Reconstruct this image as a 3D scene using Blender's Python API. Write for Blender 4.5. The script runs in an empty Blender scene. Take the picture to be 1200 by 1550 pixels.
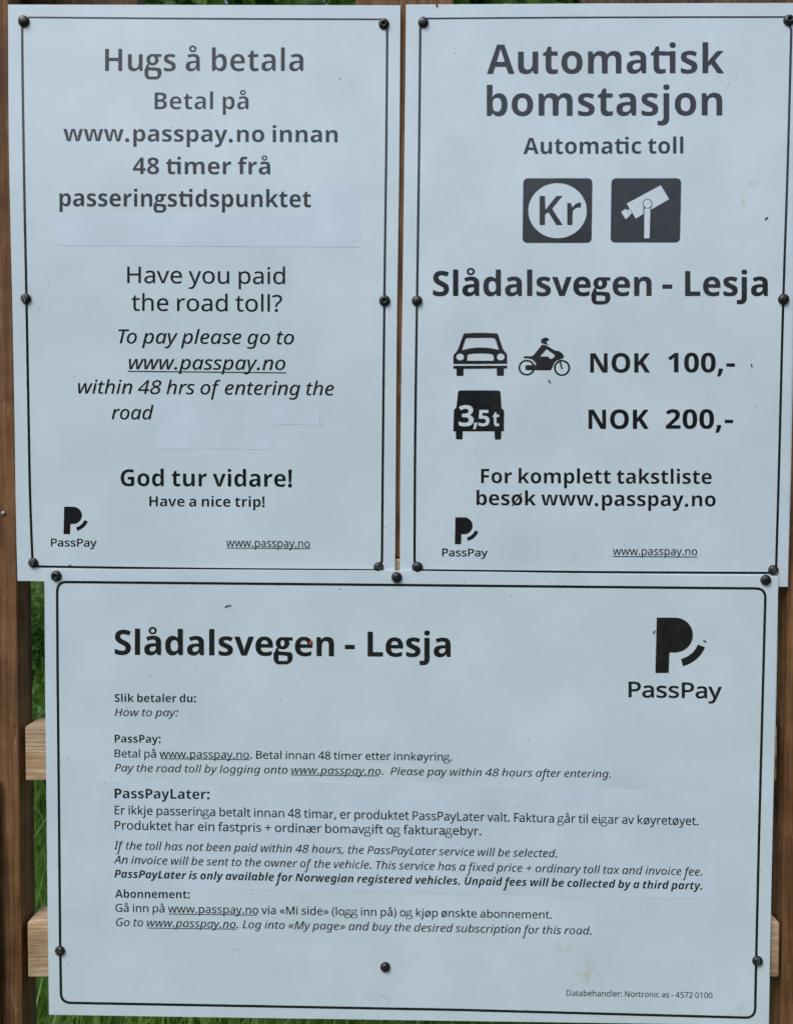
import bpy, bmesh, math, random
from mathutils import Vector, Matrix
from mathutils.geometry import delaunay_2d_cdt

random.seed(7)
R = math.radians
scene = bpy.context.scene
COL = scene.collection

# ------------------------------------------------------------------ camera
CAM_Z, CAM_D, PITCH, LENS = 1.50, 1.15, 1.75, 38.34
cam_data = bpy.data.cameras.new('camera')
cam_data.sensor_fit = 'HORIZONTAL'
cam_data.sensor_width = 36.0
cam_data.lens = LENS
cam_data.clip_start = 0.01
cam_data.clip_end = 400
cam_data.dof.use_dof = True
cam_data.dof.focus_distance = CAM_D
cam_data.dof.aperture_fstop = 9.0
cam = bpy.data.objects.new('camera', cam_data)
cam.location = (0, -CAM_D, CAM_Z)
cam.rotation_euler = (R(90 - PITCH), 0, 0)
COL.objects.link(cam)
scene.camera = cam

# ------------------------------------------------------------------ sky, sun, exposure (overcast afternoon)
SUN_EL, SUN_ROT = R(50), R(215)
world = bpy.data.worlds.new('World')
scene.world = world
world.use_nodes = True
wn = world.node_tree
bg = wn.nodes['Background']
sky = wn.nodes.new('ShaderNodeTexSky')
sky.sky_type = 'NISHITA'
sky.sun_disc = False
sky.sun_elevation = SUN_EL
sky.sun_rotation = SUN_ROT
sky.air_density = 1.0
sky.dust_density = 1.5
sky.ozone_density = 1.0
hs = wn.nodes.new('ShaderNodeHueSaturation')          # a cloudy sky is greyer than a clear one
hs.inputs['Saturation'].default_value = 0.68
wn.links.new(sky.outputs[0], hs.inputs['Color'])
wn.links.new(hs.outputs[0], bg.inputs[0])
bg.inputs[1].default_value = 0.10
sun_data = bpy.data.lights.new('sun', 'SUN')
sun_data.energy = 0.5
sun_data.angle = R(25)
sun_data.color = (1.0, 0.98, 0.95)
sun = bpy.data.objects.new('sun', sun_data)
sun.rotation_euler = (R(90) - SUN_EL, 0, R(180) - SUN_ROT)
sun.location = (0, -4, 6)
COL.objects.link(sun)
scene.view_settings.view_transform = 'Standard'
scene.view_settings.look = 'None'
scene.view_settings.gamma = 1
scene.view_settings.exposure = 1.43

# ------------------------------------------------------------------ measuring: a point of the plane y = Y seen under a sight line
F_PX = LENS / 36.0 * 1200
_rot = cam.rotation_euler.to_matrix()


def P(px, py, Y=0.0):
    d = _rot @ Vector(((px - 600) / F_PX, (775 - py) / F_PX, -1.0))
    t = (Y + CAM_D) / d.y
    return Vector((0, -CAM_D, CAM_Z)) + d * t


# ------------------------------------------------------------------ materials
def mat(name, rough=0.5, spec=0.5):
    m = bpy.data.materials.new(name)
    m.use_nodes = True
    b = m.node_tree.nodes['Principled BSDF']
    b.inputs['Roughness'].default_value = rough
    b.inputs['Specular IOR Level'].default_value = spec
    return m, m.node_tree, b


def coords(nt, scale=(1, 1, 1), space='Object'):
    tc = nt.nodes.new('ShaderNodeTexCoord')
    mp = nt.nodes.new('ShaderNodeMapping')
    mp.inputs['Scale'].default_value = scale
    if space == 'World':
        g = nt.nodes.new('ShaderNodeNewGeometry')
        nt.links.new(g.outputs['Position'], mp.inputs[0])
    else:
        nt.links.new(tc.outputs[space], mp.inputs[0])
    return mp.outputs[0]


def noise(nt, vec, scale, detail=4, rough=0.5, dist=0.0):
    n = nt.nodes.new('ShaderNodeTexNoise')
    n.inputs['Scale'].default_value = scale
    n.inputs['Detail'].default_value = detail
    n.inputs['Roughness'].default_value = rough
    n.inputs['Distortion'].default_value = dist
    nt.links.new(vec, n.inputs['Vector'])
    return n.outputs['Fac']


def ramp(nt, fac, stops):
    r = nt.nodes.new('ShaderNodeValToRGB')
    el = r.color_ramp.elements
    while len(el) < len(stops):
        el.new(0.5)
    for e, (p, c) in zip(el, stops):
        e.position = p
        e.color = (*c, 1) if len(c) == 3 else c
    nt.links.new(fac, r.inputs[0])
    return r.outputs[0]


def mix(nt, fac, a, b, mode='MIX'):
    m = nt.nodes.new('ShaderNodeMix')
    m.data_type = 'RGBA'
    m.blend_type = mode
    for sock, v in ((m.inputs[0], fac), (m.inputs[6], a), (m.inputs[7], b)):
        if isinstance(v, (int, float)):
            sock.default_value = v
        elif isinstance(v, tuple):
            sock.default_value = (*v, 1)
        else:
            nt.links.new(v, sock)
    return m.outputs[2]


def bump(nt, b, h, strength, dist):
    n = nt.nodes.new('ShaderNodeBump')
    n.inputs['Strength'].default_value = strength
    n.inputs['Distance'].default_value = dist
    nt.links.new(h, n.inputs['Height'])
    nt.links.new(n.outputs[0], b.inputs['Normal'])


def panel_material(name, base, seed, stains=()):
    m, nt, b = mat(name, 0.16, 0.5)
    v = coords(nt, space='World')
    dirt = ramp(nt, noise(nt, v, 7 + seed, 5, 0.6), [(0.35, (0, 0, 0)), (0.75, (1, 1, 1))])
    grime = tuple(c * k for c, k in zip(base, (0.87, 0.88, 0.87)))
    c = mix(nt, dirt, base, grime)
    for sc, lo, col in ((31.0 + seed, 0.032, (0.13, 0.12, 0.10)), (60.0 + seed * 3, 0.062, (0.30, 0.31, 0.31)), (21.0 + seed, 0.035, (0.30, 0.30, 0.29)), (44.0 + seed, 0.060, (0.36, 0.37, 0.36))):
        vo = nt.nodes.new('ShaderNodeTexVoronoi')
        vo.inputs['Scale'].default_value = sc
        vs = coords(nt, (1.0, 1, 0.8), 'World')
        nt.links.new(vs, vo.inputs['Vector'])
        spot = ramp(nt, vo.outputs['Distance'], [(lo * 0.5, (1, 1, 1)), (lo, (0, 0, 0))])
        keep = ramp(nt, noise(nt, v, sc * 0.35, 2), [(0.47, (0, 0, 0)), (0.58, (1, 1, 1))])
        f = mix(nt, 1.0, spot, keep, 'MULTIPLY')
        c = mix(nt, f, c, col)
    for mark in stains:
        q = P(mark[0], mark[1])
        wide, high = mark[2], mark[3]
        place = nt.nodes.new('ShaderNodeMapping')
        place.inputs['Location'].default_value = (-q.x / wide, 0, -q.z / high)
        place.inputs['Scale'].default_value = (1 / wide, 0, 1 / high)
        nt.links.new(coords(nt, space='World'), place.inputs[0])
        size = nt.nodes.new('ShaderNodeVectorMath')
        size.operation = 'LENGTH'
        nt.links.new(place.outputs[0], size.inputs[0])
        near = ramp(nt, size.outputs['Value'], [(0.0, (1, 1, 1)), (1.0, (0, 0, 0))])
        rag = ramp(nt, noise(nt, v, 55, 5, 0.65, 0.6), [(0.45, (0, 0, 0)), (0.62, (mark[4],) * 3)])
        c = mix(nt, mix(nt, 1.0, near, rag, 'MULTIPLY'), c, mark[5])
    nt.links.new(c, b.inputs['Base Color'])
    nt.links.new(ramp(nt, noise(nt, v, 9, 4), [(0.3, (0.12,) * 3), (0.8, (0.22,) * 3)]), b.inputs['Roughness'])
    bump(nt, b, noise(nt, v, 5, 2), 0.25, 0.006)
    return m


PANEL_BASE = (0.635, 0.732, 0.795)
M_PANEL = panel_material('white_enamel', PANEL_BASE, 0)
M_PANEL_R = panel_material('white_enamel_price', PANEL_BASE, 2, [(1125, 296, 0.004, 0.032, 0.7, (0.45, 0.43, 0.33)),
                                                                 (1075, 225, 0.03, 0.02, 0.35, (0.5, 0.5, 0.46)), (1135, 277, 0.02, 0.006, 0.5, (0.5, 0.47, 0.4))])
M_PANEL_L = panel_material('white_enamel_wide', PANEL_BASE, 1, [(888, 1472, 0.025, 0.03, 0.75, (0.48, 0.43, 0.30)),
                                                                (855, 1489, 0.035, 0.008, 0.6, (0.46, 0.42, 0.30)), (862, 1432, 0.035, 0.016, 0.45, (0.45, 0.43, 0.36)),
                                                                (575, 1512, 0.02, 0.014, 0.6, (0.38, 0.37, 0.33)), (120, 1380, 0.05, 0.06, 0.2, (0.45, 0.45, 0.4)),
                                                                (1120, 1530, 0.03, 0.015, 0.5, (0.40, 0.39, 0.35))])
M_STICK = panel_material('white_vinyl', (0.628, 0.728, 0.820), 5)
M_STICKE = mat('vinyl_edge', 0.5)[0]
M_STICKE.node_tree.nodes['Principled BSDF'].inputs['Base Color'].default_value = (0.40, 0.45, 0.55, 1)


def ink_material():
    m, nt, b = mat('black_print', 0.17, 0.54)
    v = coords(nt, space='World')
    nt.links.new(ramp(nt, noise(nt, v, 60, 5), [(0.3, (0.010, 0.010, 0.011)), (0.8, (0.022, 0.021, 0.022))]), b.inputs['Base Color'])
    nt.links.new(ramp(nt, noise(nt, v, 9, 4), [(0.3, (0.12,) * 3), (0.8, (0.24,) * 3)]), b.inputs['Roughness'])
    bump(nt, b, noise(nt, v, 5, 2), 0.25, 0.006)
    return m


M_INK = ink_material()


def wood_material(name, dark, light, edge, scale=1.0, axis='z', rough=0.75):
    m, nt, b = mat(name, rough, 0.3)
    s = {'z': (42, 42, 2.0), 'x': (2.0, 42, 42)}[axis]
    v = coords(nt, tuple(k * scale for k in s), 'World')
    fine = {'z': (170, 170, 4.0), 'x': (4.0, 170, 170)}[axis]
    v2 = coords(nt, fine, 'World')
    knots = {'z': (16, 16, 5.5), 'x': (5.5, 16, 16)}[axis]
    g1 = noise(nt, v, 1.4, 7, 0.6, 1.6)
    g2 = noise(nt, v2, 2.0, 5, 0.65, 0.4)
    c = ramp(nt, g1, [(0.30, dark), (0.48, light), (0.72, edge)])
    c = mix(nt, 0.75, c, ramp(nt, g2, [(0.32, (0.48, 0.45, 0.42)), (0.58, (1, 1, 1))]), 'MULTIPLY')
    blot = ramp(nt, noise(nt, coords(nt, space='World'), 8, 4, 0.65), [(0.38, (0.52, 0.50, 0.46)), (0.56, (1, 1, 1))])
    c = mix(nt, 0.8, c, blot, 'MULTIPLY')
    kn = nt.nodes.new('ShaderNodeTexVoronoi')
    kn.inputs['Scale'].default_value = 1.0
    nt.links.new(coords(nt, knots, 'World'), kn.inputs['Vector'])
    spot = ramp(nt, kn.outputs['Distance'], [(0.06, (0.30, 0.24, 0.20)), (0.17, (1, 1, 1))])
    c = mix(nt, 0.85, c, spot, 'MULTIPLY')
    worn = ramp(nt, noise(nt, coords(nt, {'z': (30, 30, 7), 'x': (7, 30, 30)}[axis], 'World'), 2.2, 6, 0.7), [(0.60, (0, 0, 0)), (0.72, (0.55, 0.55, 0.55))])
    c = mix(nt, worn, c, tuple(min(1.0, 1.25 * k + 0.05) for k in edge))
    nt.links.new(c, b.inputs['Base Color'])
    bump(nt, b, g2, 0.8, 0.002)
    return m


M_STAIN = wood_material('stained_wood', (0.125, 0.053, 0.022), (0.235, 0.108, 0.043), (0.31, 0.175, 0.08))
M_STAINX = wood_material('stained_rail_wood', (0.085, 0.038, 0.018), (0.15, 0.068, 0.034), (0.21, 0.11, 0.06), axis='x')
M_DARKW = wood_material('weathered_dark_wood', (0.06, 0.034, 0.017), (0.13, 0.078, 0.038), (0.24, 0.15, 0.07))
M_PALE = wood_material('fresh_pine', (0.42, 0.235, 0.105), (0.60, 0.42, 0.25), (0.68, 0.54, 0.38), axis='x', rough=0.8)


def plain(name, col, rough, metal=0.0, var=0.25, scale=80):
    m, nt, b = mat(name, rough)
    v = coords(nt, space='World')
    lo = tuple(c * (1 - var) for c in col)
    hi = tuple(min(1, c * (1 + var)) for c in col)
    nt.links.new(ramp(nt, noise(nt, v, scale, 4), [(0.3, lo), (0.7, hi)]), b.inputs['Base Color'])
    b.inputs['Metallic'].default_value = metal
    return m


M_SCREW = plain('black_screw_paint', (0.012, 0.012, 0.013), 0.30, 0, 0.3, 300)
M_RECESS = plain('screw_recess', (0.004, 0.004, 0.004), 0.8)
M_ZINC = plain('galvanised_steel', (0.42, 0.44, 0.46), 0.45, 0.9)
M_SEED = plain('brown_husk', (0.045, 0.018, 0.010), 0.7, 0, 0.5, 400)
M_SMUDGE = plain('tan_stain', (0.50, 0.47, 0.40), 0.6, 0, 0.1, 100)


def leaf_material(name, a, bcol):
    m, nt, b = mat(name, 0.55, 0.35)
    v = coords(nt, space='World')
    nt.links.new(ramp(nt, noise(nt, v, 9, 4), [(0.3, a), (0.72, bcol)]), b.inputs['Base Color'])
    b.inputs['Transmission Weight'].default_value = 0.0
    tr = nt.nodes.new('ShaderNodeBsdfTranslucent')
    tr.inputs[0].default_value = (*[c * 1.3 for c in bcol], 1)
    ms = nt.nodes.new('ShaderNodeMixShader')
    ms.inputs[0].default_value = 0.35
    nt.links.new(b.outputs[0], ms.inputs[1])
    nt.links.new(tr.outputs[0], ms.inputs[2])
    nt.links.new(ms.outputs[0], nt.nodes['Material Output'].inputs[0])
    return m


M_GRASS = leaf_material('grass_blades', (0.07, 0.16, 0.02), (0.17, 0.30, 0.05))
M_LEAF = leaf_material('leaf_green', (0.04, 0.10, 0.016), (0.12, 0.24, 0.04))
M_BARK = plain('bark', (0.10, 0.075, 0.055), 0.9, 0, 0.4, 40)
M_SOIL = plain('soil', (0.05, 0.085, 0.02), 0.95, 0, 0.4, 12)


# ------------------------------------------------------------------ object helpers
def empty(name, loc, label, cat, group=None):
    o = bpy.data.objects.new(name, None)
    o.empty_display_size = 0.05
    o.location = loc
    COL.objects.link(o)
    tag(o, label, cat, group)
    return o


def tag(o, label=None, cat=None, group=None, kind=None):
    for k, v in (('label', label), ('category', cat), ('group', group), ('kind', kind)):
        if v:
            o[k] = v
    return o


def build(name, verts, faces, mats, parent=None, fmat=None, smooth=False):
    me = bpy.data.meshes.new(name)
    off = parent.matrix_world.translation if parent else Vector()
    if parent:
        off = Vector(parent.location) if parent.parent is None else Vector(parent.location) + Vector(parent.parent.location)
    me.from_pydata([tuple(Vector(v) - off) for v in verts], [], faces)
    for m in (mats if isinstance(mats, (list, tuple)) else [mats]):
        me.materials.append(m)
    if fmat:
        me.polygons.foreach_set('material_index', fmat)
    if smooth:
        me.polygons.foreach_set('use_smooth', [True] * len(me.polygons))
    me.update()
    o = bpy.data.objects.new(name, me)
    COL.objects.link(o)
    if parent:
        o.parent = parent
    return o


def bevel_object(o, w, seg=2):
    bm = bmesh.new()
    bm.from_mesh(o.data)
    bmesh.ops.bevel(bm, geom=bm.edges[:], offset=w, segments=seg, profile=0.6, affect='EDGES')
    bmesh.ops.recalc_face_normals(bm, faces=bm.faces[:])
    bm.to_mesh(o.data)
    bm.free()


def box(name, x0, x1, y0, y1, z0, z1, m, parent, bev=0.003):
    vs = [(x, y, z) for z in (z0, z1) for y in (y0, y1) for x in (x0, x1)]
    fs = [(0, 2, 3, 1), (4, 5, 7, 6), (0, 1, 5, 4), (2, 6, 7, 3), (0, 4, 6, 2), (1, 3, 7, 5)]
    o = build(name, vs, fs, m, parent)
    bevel_object(o, bev)
    return o


def slab(name, pts, Y, depth, m, parent, bev=0.0005):
    """a sheet with the given outline, its front on the plane y = Y"""
    f = [P(x, y, Y) for x, y in pts]
    n = len(f)
    vs = f + [v + Vector((0, depth, 0)) for v in f]
    fs = [tuple(range(n - 1, -1, -1)), tuple(range(n, 2 * n))]
    fs += [(i, (i + 1) % n, n + (i + 1) % n, n + i) for i in range(n)]
    o = build(name, vs, fs, m, parent)
    bm = bmesh.new()
    bm.from_mesh(o.data)
    bmesh.ops.recalc_face_normals(bm, faces=bm.faces[:])
    ed = [e for e in bm.edges if abs(e.verts[0].co.y - e.verts[1].co.y) < 1e-6 and e.calc_length() > 0.002]
    bmesh.ops.bevel(bm, geom=ed, offset=bev, segments=2, profile=0.6, affect='EDGES')
    bm.to_mesh(o.data)
    bm.free()
    return o


def bezier(pts, n=24):
    """Catmull-Rom through measured points"""
    out = []
    q = [pts[0]] + list(pts) + [pts[-1]]
    for i in range(1, len(q) - 2):
        for k in range(n):
            t = k / n
            a, b, c, d = q[i - 1], q[i], q[i + 1], q[i + 2]
            out.append(tuple(0.5 * ((2 * b[j]) + (-a[j] + c[j]) * t + (2 * a[j] - 5 * b[j] + 4 * c[j] - d[j]) * t * t
                                    + (-a[j] + 3 * b[j] - 3 * c[j] + d[j]) * t ** 3) for j in (0, 1)))
    out.append(tuple(pts[-1]))
    return out


# ------------------------------------------------------------------ flat print: outlines filled and laid on a board
def fill(contours):
    vs, fs = [], []
    for c in contours:
        fs.append(list(range(len(vs), len(vs) + len(c))))
        vs += [Vector(p) for p in c]
    r = delaunay_2d_cdt(vs, [], fs, 2, 1e-5)
    return [tuple(v) for v in r[0]], [tuple(f) for f in r[2]]


def print_on(name, layers, Y, parent, label=None):
    """layers: (vertices, faces, material) in photograph units, each layer 0.05 mm above the one before"""
    V, Fc, mi, ml = [], [], [], []
    for k, (vs, fs, m) in enumerate(layers):
        if m not in ml:
            ml.append(m)
        b = len(V)
        lift = Y - 0.00012 - 0.00005 * (k % 8)
        V += [P(x, y, lift) for x, y in vs]
        for f in fs:
            a = [V[b + i] for i in f[:3]]
            nrm = (a[1] - a[0]).cross(a[2] - a[0])
            f = tuple(b + i for i in f)
            Fc.append(f if nrm.y < 0 else f[::-1])
            mi.append(ml.index(m))
    o = build(name, V, Fc, ml, parent, mi)
    if label:
        o['label'] = label
    return o


def shape(contours, m=None):
    v, f = fill(contours)
    return (v, f, m or M_INK)


def circle(cx, cy, rx, ry=None, n=48):
    ry = ry or rx
    return [(cx + rx * math.cos(2 * math.pi * i / n), cy + ry * math.sin(2 * math.pi * i / n)) for i in range(n)]


def rounded(pts, rad, n=5):
    out = []
    for i in range(len(pts)):
        a, b, c = Vector(pts[i - 1]), Vector(pts[i]), Vector(pts[(i + 1) % len(pts)])
        r = rad[i] if isinstance(rad, (list, tuple)) else rad
        if r <= 0:
            out.append(tuple(b))
            continue
        u, w = (a - b), (c - b)
        d = min(r, u.length * 0.48, w.length * 0.48)
        p, q = b + u.normalized() * d, b + w.normalized() * d
        for k in range(n + 1):
            t = k / n
            out.append(tuple(p * (1 - t) ** 2 + b * 2 * t * (1 - t) + q * t * t))
    return out


def ribbon(pts, w, closed=False):
    """a line of width w (w may change along it) through pts"""
    n = len(pts)
    L, Rr = [], []
    for i in range(n):
        a = Vector(pts[i - 1]) if (i or closed) else Vector(pts[0])
        c = Vector(pts[(i + 1) % n]) if (i < n - 1 or closed) else Vector(pts[-1])
        b = Vector(pts[i])
        d1, d2 = (b - a), (c - b)
        d1 = d1.normalized() if d1.length else d2.normalized()
        d2 = d2.normalized() if d2.length else d1
        t = (d1 + d2).normalized()
        nn = Vector((-t.y, t.x))
        k = 1 / max(0.5, nn.dot(Vector((-d1.y, d1.x))))
        wi = (w[i] if isinstance(w, list) else w) * 0.5 * k
        L.append(tuple(b + nn * wi))
        Rr.append(tuple(b - nn * wi))
    m = n if closed else n - 1
    return (L + Rr, [(i, (i + 1) % n, n + (i + 1) % n, n + i) for i in range(m)], M_INK)


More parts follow.
